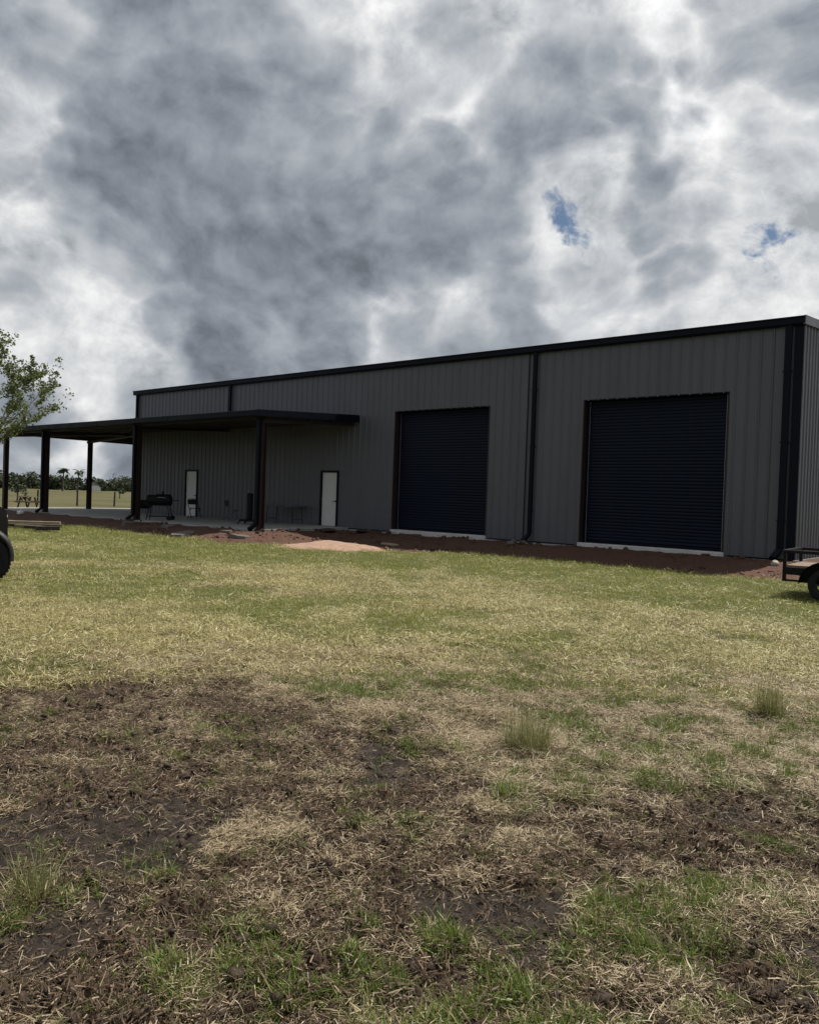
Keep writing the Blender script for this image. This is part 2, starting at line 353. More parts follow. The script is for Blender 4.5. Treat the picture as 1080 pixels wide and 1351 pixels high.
def cover(x, y):
    """mud, wet, green, dirt in 0..1"""
    wx = x + (fbm(x, y, 1.6, 4, 3) - 0.5) * 0.7; wy = y + (fbm(x, y, 1.6, 4, 9) - 0.5) * 0.7
    n = fbm(x, y, 1.4, 5, 21, 0.6); n2 = fbm(x, y, 5.5, 4, 33, 0.6)
    r_ = np.hypot(x - CAM.x, y - CAM.y)
    u = (wx - CAM.x) * CA + (wy - CAM.y) * SA; v = -(wx - CAM.x) * SA + (wy - CAM.y) * CA
    vb = np.interp(u, [-3.5, -1.35, -.48, .28, .41, 2.2], [6.8, 6.6, 5.5, 4.9, 4.2, 4.2])      # far limit of the churned ground
    mb = sstep(vb - v, -.35, .45) * (1 - .42 * sstep(u, .05, .55) * sstep(3.5 - v, 0, .5))
    mud = mb * 0.80 + (n - 0.5) * 1.2 + (n2 - 0.5) * 1.2 - 0.34 * np.clip(patches(wx, wy, STRAW), 0, 1) - 0.20 * np.clip(patches(wx, wy, GREEN), 0, 1)
    mud = sstep(mud, 0.06, 0.52) * sstep(-r_, -8.5, -6.0)
    wet = sstep(patches(wx, wy, WET) + (n - 0.5) * 0.5 + (n2 - 0.5) * 0.7, 0.38, 0.75); mud = np.maximum(mud, wet)
    green = patches(wx, wy, GREEN) * 0.95 + (n - 0.5) * 0.8 + (n2 - 0.5) * 1.1
    d = footprint_dist(x, y)
    lawn = sstep(-d, -12.0, -4.0)                       # greener towards the building
    big = fbm(x, y, 0.35, 4, 55); med = fbm(x, y, 1.1, 4, 61)
    green2 = 0.40 + 0.82 * lawn + (big - 0.5) * 1.5 + (med - 0.5) * 1.1
    far = sstep(r_, 5.0, 8.0)
    green = sstep((green + .08) * (1 - far) + green2 * far, 0.12, 0.62)
    strip = sstep(-d, -4.7, -3.4); green = np.maximum(green, strip * (0.55 + 0.5 * n))
    edge = np.where(x < -14.5, 2.55, 3.05) + (fbm(x, y, 0.9, 3, 71) - 0.5) * 0.9 + (fbm(x, y, 5, 2, 72) - 0.5) * 0.25
    edge = edge + 1.7 * np.exp(-(((x + 10.2) / 2.4) ** 2 + ((y + 4.5) / 1.8) ** 2))
    front = (y < 19)
    dirt = sstep(edge - d, -0.12, 0.12) * front
    return mud * (1 - dirt), wet * (1 - dirt), green * (1 - dirt), dirt

def height(x, y, cov=None):
    d = footprint_dist(x, y)
    t = np.clip(d / 3.2, 0, 1); t = t * t * (3 - 2 * t)
    h_ = -0.10 - 0.28 * t
    inside = (d <= 0.0)
    h_ = np.where(inside, -0.16, h_)
    r_ = np.hypot(x - CAM.x, y - CAM.y)
    nearw = np.clip(1.2 - r_ / 30, 0, 1)
    mud, wet, green, dirt = cov if cov is not None else cover(x, y)
    h_ = h_ + (fbm(x, y, 0.5, 3, 81) - 0.5) * 0.05 * np.clip(d / 3, 0, 1)
    h_ = h_ + (fbm(x, y, 3.0, 3, 84) - 0.5) * 0.035 * nearw * (1 - dirt)
    cl = fbm(x, y, 12.0, 4, 91, 0.66)
    cl = np.abs(cl - 0.5) * 2
    h_ = h_ + (cl - 0.25) * 0.115 * mud * (1 - 0.70 * wet) * nearw - 0.018 * mud - 0.012 * wet
    h_ = h_ + ((fbm(x, y, 5.0, 4, 95, 0.62) - 0.5) * 0.09 + (fbm(x, y, 1.3, 3, 96) - 0.5) * 0.12) * dirt * np.clip(d / 0.5, 0, 1)
    far = sstep(r_, 60, 900)
    h_ = h_ + (fbm(x, y, 0.012, 3, 99) - 0.5) * 1.2 * far
    return h_

def gz(x, y):
    return float(height(np.array([float(x)]), np.array([float(y)]))[0])


def attrs(me, **kw):
    for k, v in kw.items():
        a = me.attributes.new(k, 'FLOAT', 'POINT'); a.data.foreach_set('value', np.asarray(v, dtype=np.float32))

def build_ground():
    # one sheet out to the horizon, finer near the lot
    rs = [0.0, 0.5, 0.9, 1.2]
    r_ = 1.2
    while r_ < 4500:
        r_ += 0.0017 * r_ ** 1.7 if r_ < 24 else r_ * 0.045
        rs.append(r_)
    rs = np.array(rs)
    c0 = YAW + math.pi / 2
    fine = np.linspace(-R(60), R(60), 640); coarse = np.linspace(R(60), 2 * math.pi - R(60), 60)[1:-1]
    th_ = np.concatenate([fine, coarse]) + c0
    n, k = len(rs), len(th_)
    RR, TT = np.meshgrid(rs, th_, indexing='ij')
    X = CAM.x + RR * np.cos(TT); Y = CAM.y + RR * np.sin(TT)
    x = X.ravel(); y = Y.ravel()
    cov = cover(x, y); z = height(x, y, cov)
    co = np.stack([x, y, z], 1).astype(np.float32)
    i = np.arange(n - 1)[:, None]; j = np.arange(k)[None, :]; j2 = (j + 1) % k
    q = np.stack(np.broadcast_arrays(i * k + j, (i + 1) * k + j, (i + 1) * k + j2, i * k + j2), -1).reshape(-1, 4)
    me = bpy.data.meshes.new('ground')
    me.vertices.add(len(co)); me.vertices.foreach_set('co', co.ravel())
    me.loops.add(q.size); me.loops.foreach_set('vertex_index', q.ravel().astype(np.int32))
    me.polygons.add(len(q)); me.polygons.foreach_set('loop_start', np.arange(0, q.size, 4, dtype=np.int32))
    me.polygons.foreach_set('use_smooth', np.ones(len(q), bool))
    me.update(); me.validate()
    attrs(me, mud=cov[0], wet=cov[1], green=cov[2], dirt=cov[3])
    m = bpy.data.materials.new('field_ground'); m.use_nodes = True; t = NT(m.node_tree); b = t.n['Principled BSDF']
    pos = t.n.new('ShaderNodeNewGeometry').outputs['Position']
    nf = t.noise(pos, 60, 5, 0.65); nm = t.noise(pos, 9, 5, 0.6); nl = t.noise(pos, 0.6, 4, 0.55); nx = t.noise(pos, 0.05, 5, 0.6)
    a_mud = t.attr('mud').outputs['Fac']; a_wet = t.attr('wet').outputs['Fac']; a_gr = t.attr('green').outputs['Fac']; a_di = t.attr('dirt').outputs['Fac']
    straw = t.mix(t.lin(nf, 0.3, 0.7), (0.042, 0.032, 0.020), (0.115, 0.088, 0.052))
    straw = t.mix(t.lin(nl, 0.35, 0.65, 0, 0.5), straw, (0.16, 0.15, 0.065))
    green = t.mix(t.lin(nf, 0.3, 0.7), (0.035, 0.048, 0.014), (0.085, 0.095, 0.032))
    field = t.mix(t.lin(nx, 0.35, 0.65), (0.066, 0.066, 0.027), (0.110, 0.096, 0.043))
    dist = t.vec('LENGTH', t.vec('SUBTRACT', pos, tuple(CAM)))
    col = t.mix(t.math('MULTIPLY', a_gr, t.lin(nm, 0.3, 0.6, 0.5, 1.0)), straw, green)
    col = t.mix(t.smooth(dist, 34, 60), col, field)
    mudc = t.mix(t.lin(nm, 0.3, 0.7), (0.029, 0.019, 0.0125), (0.080, 0.053, 0.034))
    mudc = t.mix(t.smooth(nf, 0.52, 0.72, 0, 0.7), mudc, (0.21, 0.155, 0.108))
    mudc = t.mix(a_wet, mudc, t.mix(t.lin(nm, 0.3, 0.7), (0.014, 0.011, 0.0085), (0.038, 0.028, 0.021)))
    col = t.mix(a_mud, col, mudc)
    dirt = t.mix(t.lin(nm, 0.28, 0.72), (0.056, 0.031, 0.022), (0.118, 0.063, 0.043))
    dirt = t.mix(t.smooth(nf, 0.5, 0.8, 0, 0.6), dirt, (0.18, 0.10, 0.068))
    dirt = t.mix(t.smooth(t.noise(pos, 1.3, 5, 0.65), 0.55, 0.75, 0, 0.7), dirt, (0.065, 0.036, 0.027))
    col = t.mix(a_di, col, dirt)
    t.l.new(col, b.inputs['Base Color'])
    t.l.new(t.math('SUBTRACT', 0.92, t.math('MULTIPLY', a_wet, t.lin(nm, 0.3, 0.7, 0.05, 0.34))), b.inputs['Roughness'])
    b.inputs['Specular IOR Level'].default_value = 0.17
    hgt = t.math('ADD', nm, t.math('MULTIPLY', nf, 0.5))
    t.l.new(t.bump(hgt, 0.55, 0.03), b.inputs['Normal'])
    me.materials.append(m)
    o = bpy.data.objects.new('ground', me); C.objects.link(o); tag(o, kind='structure')
    return o

build_ground()

# ------------------------------------------------------------------ porch slab
def build_slab():
    s = MB()
    zt = lambda y: -0.045 if y >= 0 else -0.045 + 0.06 * y / 4.65
    P = [(-37.7, -4.65), (-15.75, -4.65), (-15.75, -0.0), (-31.3, -0.0), (-31.3, 18.0), (-37.7, 18.0)]
    vs = [(x, y, zt(y)) for x, y in P] + [(-37.7, 0, zt(0))] + [(x, y, -0.42) for x, y in P] + [(-37.7, 0, -0.42)]
    f = [(0, 1, 2, 3, 6), (6, 3, 4, 5), (0, 7, 8, 1), (1, 8, 9, 2), (2, 9, 10, 3), (3, 10, 11, 4), (4, 11, 12, 5), (5, 12, 13, 6), (6, 13, 7, 0)]
    s.add(vs, f)
    o = s.build('concrete_slab', MC); tag(o, kind='structure')
build_slab()

# ------------------------------------------------------------------ the metal building
B = tag(empty('metal_building', (0, 0, 0)), 'long charcoal steel building with two navy roll-up doors and a wrap-around porch', 'building')
L0, L1, DEP, EAVE, RISE = -31.0, 0.0, 18.0, 6.0, 0.9
OPEN = [(-6.02, -1.73, 0.0, 4.27), (-13.58, -9.42, 0.0, 4.27), (-17.32, -16.40, -0.06, 2.10), (-26.55, -25.62, -0.06, 2.10)]
PW = 0.9144

def rib_profile(w_):
    """offset outward across one sheet: three ribs, fine stiffeners between"""
    p = []
    for k in range(3):
        c = 0.1524 + k * 0.3048
        p += [(c - 0.036, 0.0), (c - 0.013, 0.027), (c + 0.013, 0.027), (c + 0.036, 0.0)]
        p += [(c + 0.108, 0.0), (c + 0.118, 0.004), (c + 0.128, 0.004), (c + 0.138, 0.0)] if k < 2 else []
    p = [(0.0, 0.0)] + p + [(PW, 0.0)]
    return [q for q in p if q[0] <= w_ + 1e-6] + ([(w_, 0.0)] if w_ < PW - 1e-6 else [])

def prof_at(p, x):
    for (a, ha), (b, hb) in zip(p, p[1:]):
        if a <= x <= b: return ha + (hb - ha) * (x - a) / max(b - a, 1e-9)
    return 0.0

cache = {}
def panel(parent, origin, axis, outward, w_, base, top_fn, cuts, mt=MW, name='wall_panel'):
    """ribbed sheet; axis/outward are unit 3-vectors, top_fn(u) is the height, cuts are openings (u0,u1,z0,z1) local"""
    key = (tuple(axis), tuple(outward), round(w_, 3), round(base, 3), round(top_fn(0), 3), round(top_fn(w_), 3), tuple(cuts), mt.name)
    if key not in cache:
        pr = rib_profile(w_); us = sorted(set([u for u, _ in pr] + [c for q in cuts for c in q[:2] if 0 < c < w_]))
        s = MB(); ax = Vector(axis); ou = Vector(outward)
        for a, b in zip(us, us[1:]):
            mid = (a + b) / 2; segs = [(base, None)]
            for u0, u1, z0, z1 in cuts:
                if u0 <= mid <= u1:
                    segs = [(z1, None)] if z0 <= base + 0.1 else [(base, z0), (z1, None)]
            ha, hb = prof_at(pr, a), prof_at(pr, b)
            for z0, z1 in segs:
                ta = top_fn(a) if z1 is None else z1; tb = top_fn(b) if z1 is None else z1
                vs = [ax * a + ou * ha + Vector((0, 0, z0)), ax * b + ou * hb + Vector((0, 0, z0)), ax * b + ou * hb + Vector((0, 0, tb)), ax * a + ou * ha + Vector((0, 0, ta))]
                s.add(vs, [(0, 1, 2, 3)])
        me = bpy.data.meshes.new(name); me.from_pydata(s.v, [], s.f); me.materials.append(mt)
        cache[key] = me
    return inst(name, cache[key], parent, origin)

x = L0; 
while x < L1 - 0.01:
    w_ = min(PW, L1 - x)
    cuts = [(round(a - x, 3), round(b - x, 3), z0, z1) for a, b, z0, z1 in OPEN if a < x + w_ and b > x]
    panel(B, (x, 0, 0), (1, 0, 0), (0, -1, 0), w_, -0.07, lambda u: EAVE, cuts)
    panel(B, (x, DEP, 0), (1, 0, 0), (0, 1, 0), w_, -0.07, lambda u: EAVE, [])
    x += PW
y = 0.0
while y < DEP - 0.01:
    w_ = min(PW, DEP - y)
    tf = lambda u, y=y: EAVE + RISE * (1 - abs(y + u - DEP / 2) / (DEP / 2)) - 0.02
    panel(B, (L1, y, 0), (0, 1, 0), (1, 0, 0), w_, -0.07, tf, [])
    panel(B, (L0, y, 0), (0, 1, 0), (-1, 0, 0), w_, -0.07, tf, [])
    y += PW
# roof sheets, both slopes
def roof_sheet(w_):
    key = ('roof', round(w_, 3))
    if key not in cache:
        pr = rib_profile(w_); s = MB()
        for sgn in (0, 1):
            for (a, ha), (b, hb) in zip(pr, pr[1:]):
                y0, z0 = (-0.10, EAVE - 0.01) if sgn == 0 else (DEP + 0.10, EAVE - 0.01)
                s.add([(a, y0, z0 + ha), (b, y0, z0 + hb), (b, DEP / 2, EAVE + RISE + hb), (a, DEP / 2, EAVE + RISE + ha)], [(0, 1, 2, 3)])
        me = bpy.data.meshes.new('roof_panel'); me.from_pydata(s.v, [], s.f); me.materials.append(MG); cache[key] = me
    return cache[key]
x = L0
while x < L1 - 0.01:
    w_ = min(PW, L1 - x); inst('roof_panel', roof_sheet(w_), B, (x, 0, 0)); x += PW

# gutter: an open box with a rolled lip, in sheets about 6 m long
gut = MB()
gp = [(-0.005, 0.0), (-0.13, -0.008), (-0.165, 0.03), (-0.165, 0.155), (-0.185, 0.175), (-0.185, 0.205), (-0.150, 0.205), (-0.150, 0.03), (-0.02, 0.02), (-0.005, 0.20)]
def gutter(parent, x0, x1, y, z, sgn=1):
    s = MB(); n = len(gp)
    vs = [(x0, y + sgn * a, z + b) for a, b in gp] + [(x1, y + sgn * a, z + b) for a, b in gp]
    s.add(vs, [(i, i + 1, n + i + 1, n + i) for i in range(n - 1)])
    s.add([(x0, y + sgn * a, z + b) for a, b in gp], [tuple(range(7)) + (9,)]); s.add([(x1, y + sgn * a, z + b) for a, b in gp], [tuple(range(7)) + (9,)])
    return s.build('gutter', MT, parent)
xs = np.linspace(L0 - 0.13, L1 + 0.08, 6)
for a, b in zip(xs, xs[1:]):
    gutter(B, a + 0.002, b - 0.002, 0.0, EAVE - 0.13 + 0.0); gutter(B, a + 0.002, b - 0.002, DEP, EAVE - 0.13, -1)

def downspout(parent, x_, ztop, zbot, y=0.0, wd=0.13, kick=-1):
    s = MB()
    s.box(x_ - wd / 2, x_ + wd / 2, y - 0.135, y - 0.037, zbot + 0.25, ztop, 0.012)
    s.add([(x_ + a, b, c) for a, b, c in ((-wd / 2, y - 0.135, zbot + .25), (wd / 2, y - 0.135, zbot + .25), (wd / 2, y - 0.04, zbot + .25), (-wd / 2, y - 0.04, zbot + .25),
           (-wd / 2 + kick * .10, y - 0.33, zbot + .04), (wd / 2 + kick * .10, y - 0.33, zbot + .04), (wd / 2 + kick * .10, y - 0.27, zbot - .04), (-wd / 2 + kick * .10, y - 0.27, zbot - .04))],
          [(0, 1, 5, 4), (1, 2, 6, 5), (2, 3, 7, 6), (3, 0, 4, 7), (4, 5, 6, 7)])
    o = s.build('downspout', MT, parent)
    for zz in (0.9, 2.9, 4.7):
        if zbot + 0.3 < zz < ztop: MB().box(x_ - wd / 2 - .03, x_ + wd / 2 + .03, y - 0.14, y - 0.034, zz, zz + 0.03).build('strap', MT, o)
    return o
downspout(B, -0.30, EAVE - 0.12, -0.05, wd=0.16); downspout(B, -7.70, EAVE - 0.12, -0.07)
downspout(B, -30.85, EAVE - 0.12, 4.25, wd=0.13)
downspout(B, -23.25, EAVE - 0.12, 4.25, wd=0.14)
# lap seam beside the middle downspout
MB().box(-7.97, -7.945, -0.045, -0.036, -0.06, EAVE - 0.13).build('seam_strip', MT, B)
# corner, rake and base trims
for cx in (L0, L1):
    sg = 1 if cx == L1 else -1
    t_ = MB(); t_.box(min(cx - sg * .17, cx + sg * .045), max(cx - sg * .17, cx + sg * .045), -0.05, -0.037, -0.06, EAVE - 0.13)
    t_.box(min(cx + sg * .036, cx + sg * .048), max(cx + sg * .036, cx + sg * .048), -0.037, 0.06, -0.06, EAVE - 0.13); t_.build('corner_trim', MT, B)
    for s0 in (0, 1):
        yy0, yy1 = (-0.16, DEP / 2) if s0 == 0 else (DEP + 0.16, DEP / 2)
        zz0 = EAVE - 0.13 + 0.20; zz1 = zz0 + RISE
        a, b = cx + sg * 0.05, cx + sg * 0.10
        MB().add([(p, q, r2) for p in (min(a, b), max(a, b)) for q, r2 in ((yy0, zz0 - .21), (yy1, zz1 - .21), (yy1, zz1 + .015), (yy0, zz0 + .015))],
                 [(0, 1, 2, 3), (4, 7, 6, 5), (0, 4, 5, 1), (1, 5, 6, 2), (2, 6, 7, 3), (3, 7, 4, 0)]).build('rake_trim', MW, B)
for a, b in ((-31.0, -26.65), (-25.52, -17.42), (-16.30, -13.7), (-9.3, -6.14), (-1.61, -0.02)):
    MB().box(a, b, -0.03, 0.02, -0.10, -0.062).build('base_trim', MT, B)
MB().box(L0 + .02, L1 - .02, 0.03, DEP - .03, -0.5, -0.10).build('foundation', MC, B)
MB().box(0.0, 0.03, 0.0, DEP, -0.45, -0.085).build('foundation', MC, B)
MB().box(-15.7, -0.02, -0.03, 0.02, -0.45, -0.105).build('foundation', MC, B)

# roll-up doors
def slat_mesh(w_, hgt):
    s = MB(); n = 5
    pr = [(0.0, 0.0), (-0.011, 0.22), (-0.014, 0.45), (-0.010, 0.72), (-0.002, 0.90), (0.004, 1.0)]
    for (ya, za), (yb, zb) in zip(pr, pr[1:]):
        s.add([(0, ya, za * hgt), (w_, ya, za * hgt), (w_, yb, zb * hgt), (0, yb, zb * hgt)], [(0, 1, 2, 3)])
    me = bpy.data.meshes.new('slat'); me.from_pydata(s.v, [], s.f); me.materials.append(MD); return me
for x0, x1, z0, z1 in OPEN[:2]:
    rd = MB().box(x0 + 0.03, x1 - 0.03, 0.30, 0.34, 0.03, z1 + 0.1).build('roll_up_door', MD, B)
    n = 44; hh = (z1 - 0.075) / n; me = slat_mesh(x1 - x0 - 0.16, hh)
    for k in range(n): inst('slat', me, rd, (x0 + 0.08, 0.262, 0.075 + k * hh))
    MB().box(x0 + 0.08, x1 - 0.08, 0.235, 0.29, 0.018, 0.074, 0.006).build('bottom_bar', MT, rd)
    for sg, xa in ((1, x0), (-1, x1)):
        MB().box(min(xa + sg * .035, xa + sg * .115), max(xa + sg * .035, xa + sg * .115), 0.20, 0.232, 0.0, z1).build('guide_rail', MT, rd)
        MB().box(min(xa + sg * .117, xa + sg * .125), max(xa + sg * .117, xa + sg * .125), 0.20, 0.235, 0.02, z1).build('guide_edge', MSI, rd)
        MB().box(min(xa, xa + sg * .03), max(xa, xa + sg * .03), -0.015, 0.30, 0.0, z1).build('jamb', MR, B)
    MB().box(x0, x1, -0.015, 0.30, z1 - 0.0, z1 + 0.03).build('header', MT, B)
    MB().box(x0 - 0.02, x1 + 0.02, -0.06, 0.32, -0.30, 0.0, 0.012).build('door_sill', MCS, B)

# entry doors
for k, (x0, x1, z0, z1) in enumerate(OPEN[2:]):
    d_ = MB().box(x0 + 0.045, x1 - 0.045, 0.015, 0.06, z0 + 0.025, z1 - 0.05, 0.004).build('entry_door', MWH, B)
    f_ = MB(); f_.box(x0 - 0.03, x0 + 0.04, -0.045, 0.08, z0, z1 + 0.03); f_.box(x1 - 0.04, x1 + 0.03, -0.045, 0.08, z0, z1 + 0.03); f_.box(x0 + 0.0402, x1 - 0.0402, -0.0448, 0.08, z1 - 0.045, z1 + 0.029)
    f_.build('frame', MT, d_)
    MB().box(x0, x1, -0.05, 0.1, z0 - 0.1, z0 + 0.012).build('threshold', MSI, d_)
    hx = x1 - 0.12
    h_ = MB(); h_.tube([(hx, 0.016, 0.93), (hx, -0.05, 0.93)], 0.012, 8); h_.tube([(hx + .01, -0.05, 0.93), (hx - 0.11, -0.05, 0.93)], 0.011, 8); h_.lathe([(0.0, 0.0), (0.032, 0.0), (0.03, -0.008), (0, -0.009)], 12, 'y', (hx, 0.014, 0.93))
    h_.build('handle', MBK, d_)
    for hz in (0.25, 1.0, 1.78): MB().box(x0 + 0.036, x0 + 0.05, 0.004, 0.016, z0 + hz, z0 + hz + 0.1).build('hinge', MSI, d_)

# porch canopy: a shed roof round the front left corner
CX0, CX1, CY0 = -36.15, -15.40, -4.75
ZF, ZW = 3.88, 4.18
def ctop(x_, y_):
    return ZF + (ZW - ZF) * min((y_ - CY0) / -CY0, (x_ - CX0) / (L0 - CX0), 1.0) if not (y_ > 0 and x_ > L0) else ZW
PC = MB()
V_ = lambda x_, y_, o=0.0: (x_, y_, ctop(x_, y_) + o)
for o in (0.0, -0.045):
    PC.add([V_(CX0, CY0, o), V_(CX1, CY0, o), V_(CX1, -0.04, o), V_(L0 - .04, -0.04, o)], [(0, 1, 2, 3)])
    PC.add([V_(CX0, CY0, o), V_(L0 - .04, -0.04, o), (L0 - .04, DEP, ZW + o), (CX0, DEP, ZF + o)], [(0, 1, 2, 3)])
canopy = PC.build('canopy_roof', MW, B)
gsegs = np.linspace(CX0, CX1, 5)
for a, b in zip(gsegs, gsegs[1:]):
    MB().box(a + .001, b - .001, CY0 - 0.15, CY0 - 0.003, ZF - 0.165, ZF + 0.035, 0.012).build('canopy_gutter', MT, canopy)
MB().box(CX0 - 0.15, CX0 - 0.003, CY0 - 0.15, DEP, ZF - 0.165, ZF + 0.035, 0.012).build('canopy_gutter', MT, canopy)
# sloping end trim on the right
MB().add([(p, q, r2) for p in (CX1 + .002, CX1 + .06) for q, r2 in ((CY0 - .15, ZF - .17), (-0.04, ZW - .21), (-0.04, ZW + .05), (CY0 - .15, ZF + .04))],
         [(0, 1, 2, 3), (4, 7, 6, 5), (0, 4, 5, 1), (1, 5, 6, 2), (2, 6, 7, 3), (3, 7, 4, 0)]).build('canopy_end_trim', MT, canopy)
# purlins under the sheets
for k in range(5):
    yy = CY0 + 0.35 + k * 1.02; xl = CX0 + 0.35 + k * 1.08
    MB().bar((xl, yy, ctop(-20, yy) - .15), (CX1 - .03, yy, ctop(-20, yy) - .15), 0.07, 0.19).build('purlin', MDK, canopy)
    xx = CX0 + 0.35 + k * 1.05
    MB().bar((xx, yy, ctop(xx, 5) - .15), (xx, DEP, ctop(xx, 5) - .15), 0.07, 0.19).build('purlin', MDK, canopy)
POSTF = [-15.62, -23.35, -31.25, -35.60]
for px_ in POSTF[:3]:
    MB().bar((px_, -4.45, ZF - .30), (px_, -0.06, ZW - .30), 0.16, 0.12).build('rafter', MDK, canopy)
for py_ in (0.0, 6.0, 12.0, 17.7):
    MB().bar((CX0 + .3, py_, ZF - .30), (L0 - .06, py_, ZW - .30), 0.16, 0.12).build('rafter', MDK, canopy)
MB().bar((-35.5, -4.4, ZF - .30), (L0 - .1, -0.1, ZW - .30), 0.16, 0.12).build('rafter', MDK, canopy)
def hpost(px_, py_, zb, zt, spout=None, rz=0):
    s = MB(); a, b, tk = 0.20, 0.21, 0.016
    s.box(-a / 2, a / 2, -b / 2, -b / 2 + tk, 0.02, zt - zb); s.box(-a / 2, a / 2, b / 2 - tk, b / 2, 0.02, zt - zb); s.box(-0.007, 0.007, -b / 2 + tk, b / 2 - tk, 0.021, zt - zb - .001)
    s.box(-a / 2 - .04, a / 2 + .04, -b / 2 - .04, b / 2 + .04, 0.0, 0.0195)
    o = s.build('post', MR, B, (px_, py_, zb)); o.rotation_euler = (0, 0, rz)
    if spout:
        q = MB(); q.box(-0.075 , 0.075, -b / 2 - 0.125, -b / 2 - 0.012, 0.22, zt - zb + 0.05, 0.012)
        q.add([(u, v, w2) for u, v, w2 in ((-.075, -b / 2 - .125, .22), (.075, -b / 2 - .125, .22), (.075, -b / 2 - .012, .22), (-.075, -b / 2 - .012, .22), (-.16, -b / 2 - .31, .07), (-.01, -b / 2 - .31, .07), (-.01, -b / 2 - .25, -.04), (-.16, -b / 2 - .25, -.04))],
              [(0, 1, 5, 4), (1, 2, 6, 5), (2, 3, 7, 6), (3, 0, 4, 7), (4, 5, 6, 7)])
        q.build('downspout', MT, o)
    return o
for px_ in POSTF: hpost(px_, -4.40, -0.103, ZF - .22, spout=px_ > -35)
for py_ in (0.0, 6.0, 12.0, 17.7): hpost(-35.60, py_, -0.045, ZF - .22, rz=math.pi / 2)

# ------------------------------------------------------------------ things on the porch
PZ = lambda y_: -0.045 if y_ >= 0 else -0.045 + 0.06 * y_ / 4.65
def smoker():
    t = tag(empty('barrel_smoker', (-22.95, -3.55, PZ(-3.55)), R(42)), 'black barrel smoker grill on legs with wheels beside the left porch post', 'smoker')
    # local x along the barrel
    b = MB(); pr = [(0.0, -0.55), (0.20, -0.55), (0.215, -0.53), (0.215, 0.38), (0.20, 0.40), (0, 0.40)]
    b.lathe(pr, 20, 'x', (0, 0, 0.80)); barrel = b.build('barrel', MBK, t, smooth=False)
    l = MB(); vs = []
    n = 10; fs = []
    for xx in (-0.18, 0.36):
        for j in range(n + 1):
            a = math.pi * 0.02 + math.pi * 0.96 * j / n; vs.append((xx, 0.235 * math.cos(a), 0.80 + 0.235 * math.sin(a) + 0.02))
    fs = [(j, j + 1, n + 2 + j, n + 1 + j) for j in range(n)] + [tuple(range(n + 1)), tuple(range(2 * n + 1, n, -1))]
    l.add(vs, fs); lid = l.build('lid', MBK, t); MB().tube([(-0.05, -0.28, 0.9), (-0.05, -0.31, 0.92), (0.24, -0.31, 0.92), (0.24, -0.28, 0.9)], 0.012, 6).build('handle', MSI, lid)
    fb = MB(); fb.lathe([(0, -0.22), (0.17, -0.22), (0.18, -0.2), (0.18, 0.18), (0.17, 0.2), (0, 0.2)], 16, 'x', (-0.66, 0, 0.62)); fb.build('firebox', MBK, t)
    MB().tube([(0.02, 0.12, 1.0), (0.02, 0.12, 1.18)], 0.045, 10).build('chimney', MBK, t)
    MB().box(0.40, 0.68, -0.2, 0.2, 0.80, 0.825, 0.005).build('side_shelf', MBK, t)
    for sx, sp in ((-0.42, -0.10), (0.30, 0.10)):
        for sy in (-1, 1):
            MB().bar((sx, sy * 0.15, 0.68), (sx + sp, sy * 0.24, 0.0 if sx < 0 else 0.09), 0.03, 0.03).build('leg', MBK, t)
    MB().bar((-0.5, -0.22, 0.15), (0.38, -0.22, 0.15), 0.03, 0.03).bar((-0.5, 0.22, 0.15), (0.38, 0.22, 0.15), 0.03, 0.03).bar((0, -0.22, 0.155), (0, 0.22, 0.155), 0.03, 0.025).build('bottom_rack', MBK, t)
    for sy in (-1, 1):
        MB().lathe([(0, -0.03), (0.09, -0.03), (0.1, -0.02), (0.1, 0.02), (0.09, 0.03), (0, 0.03)], 16, 'y', (0.40, sy * 0.28, 0.1)).build('wheel', MRB, t)
smoker()

def folding_chair(loc, rz, m, label):
    t = tag(empty('folding_chair', loc, rz), label, 'chair', 'folding chairs on the porch')
    s = MB(); s.box(-0.21, 0.21, -0.22, 0.18, 0.44, 0.465, 0.012); s.build('seat', m, t)
    s = MB(); n = 8; vs = []
    for z0 in (0.62, 0.82):
        for j in range(n + 1):
            u = -0.21 + 0.42 * j / n; vs.append((u, 0.24 + 0.04 * (z0 - .6) + 0.03 * (1 - (u / 0.21) ** 2), z0 + (0.03 * (1 - (u / .21) ** 2) if z0 > .7 else 0)))
    fs = [(j, j + 1, n + 2 + j, n + 1 + j) for j in range(n)]
    vs2 = [(a, b + 0.014, c) for a, b, c in vs]; k = len(vs)
    s.add(vs + vs2, fs + [tuple(i + k for i in f[::-1]) for f in fs] + [(j, j + k, j + 1 + k, j + 1) for j in range(n)] + [(n + 1 + j, n + 2 + j, n + 2 + j + k, n + 1 + j + k) for j in range(n)])
    s.build('backrest', m, t)
    for sx in (-1, 1):
        MB().tube([(sx * 0.22, -0.24, 0.0), (sx * 0.22, 0.05, 0.44), (sx * 0.22, 0.24, 0.66), (sx * 0.215, 0.265, 0.80), (sx * 0.17, 0.28, 0.86), (0.0, 0.285, 0.875)], 0.0125, 6).build('leg', m, t)
        MB().tube([(sx * 0.19, 0.26, 0.0), (sx * 0.19, -0.02, 0.40), (sx * 0.19, -0.16, 0.455)], 0.0115, 6).build('leg', m, t)
    MB().tube([(-0.22, -0.17, 0.11), (0.22, -0.17, 0.11)], 0.009, 6).tube([(-0.19, 0.19, 0.11), (0.19, 0.19, 0.11)], 0.009, 6).build('stretcher', m, t)
folding_chair((-23.6, -1.5, PZ(-1.35)), R(215), MBK, 'black metal folding chair standing in front of the left white entry door')
folding_chair((-21.45, -1.15, PZ(-1.15)), R(118), MGY, 'grey folding chair turned sideways left of the dark pedestal stand')

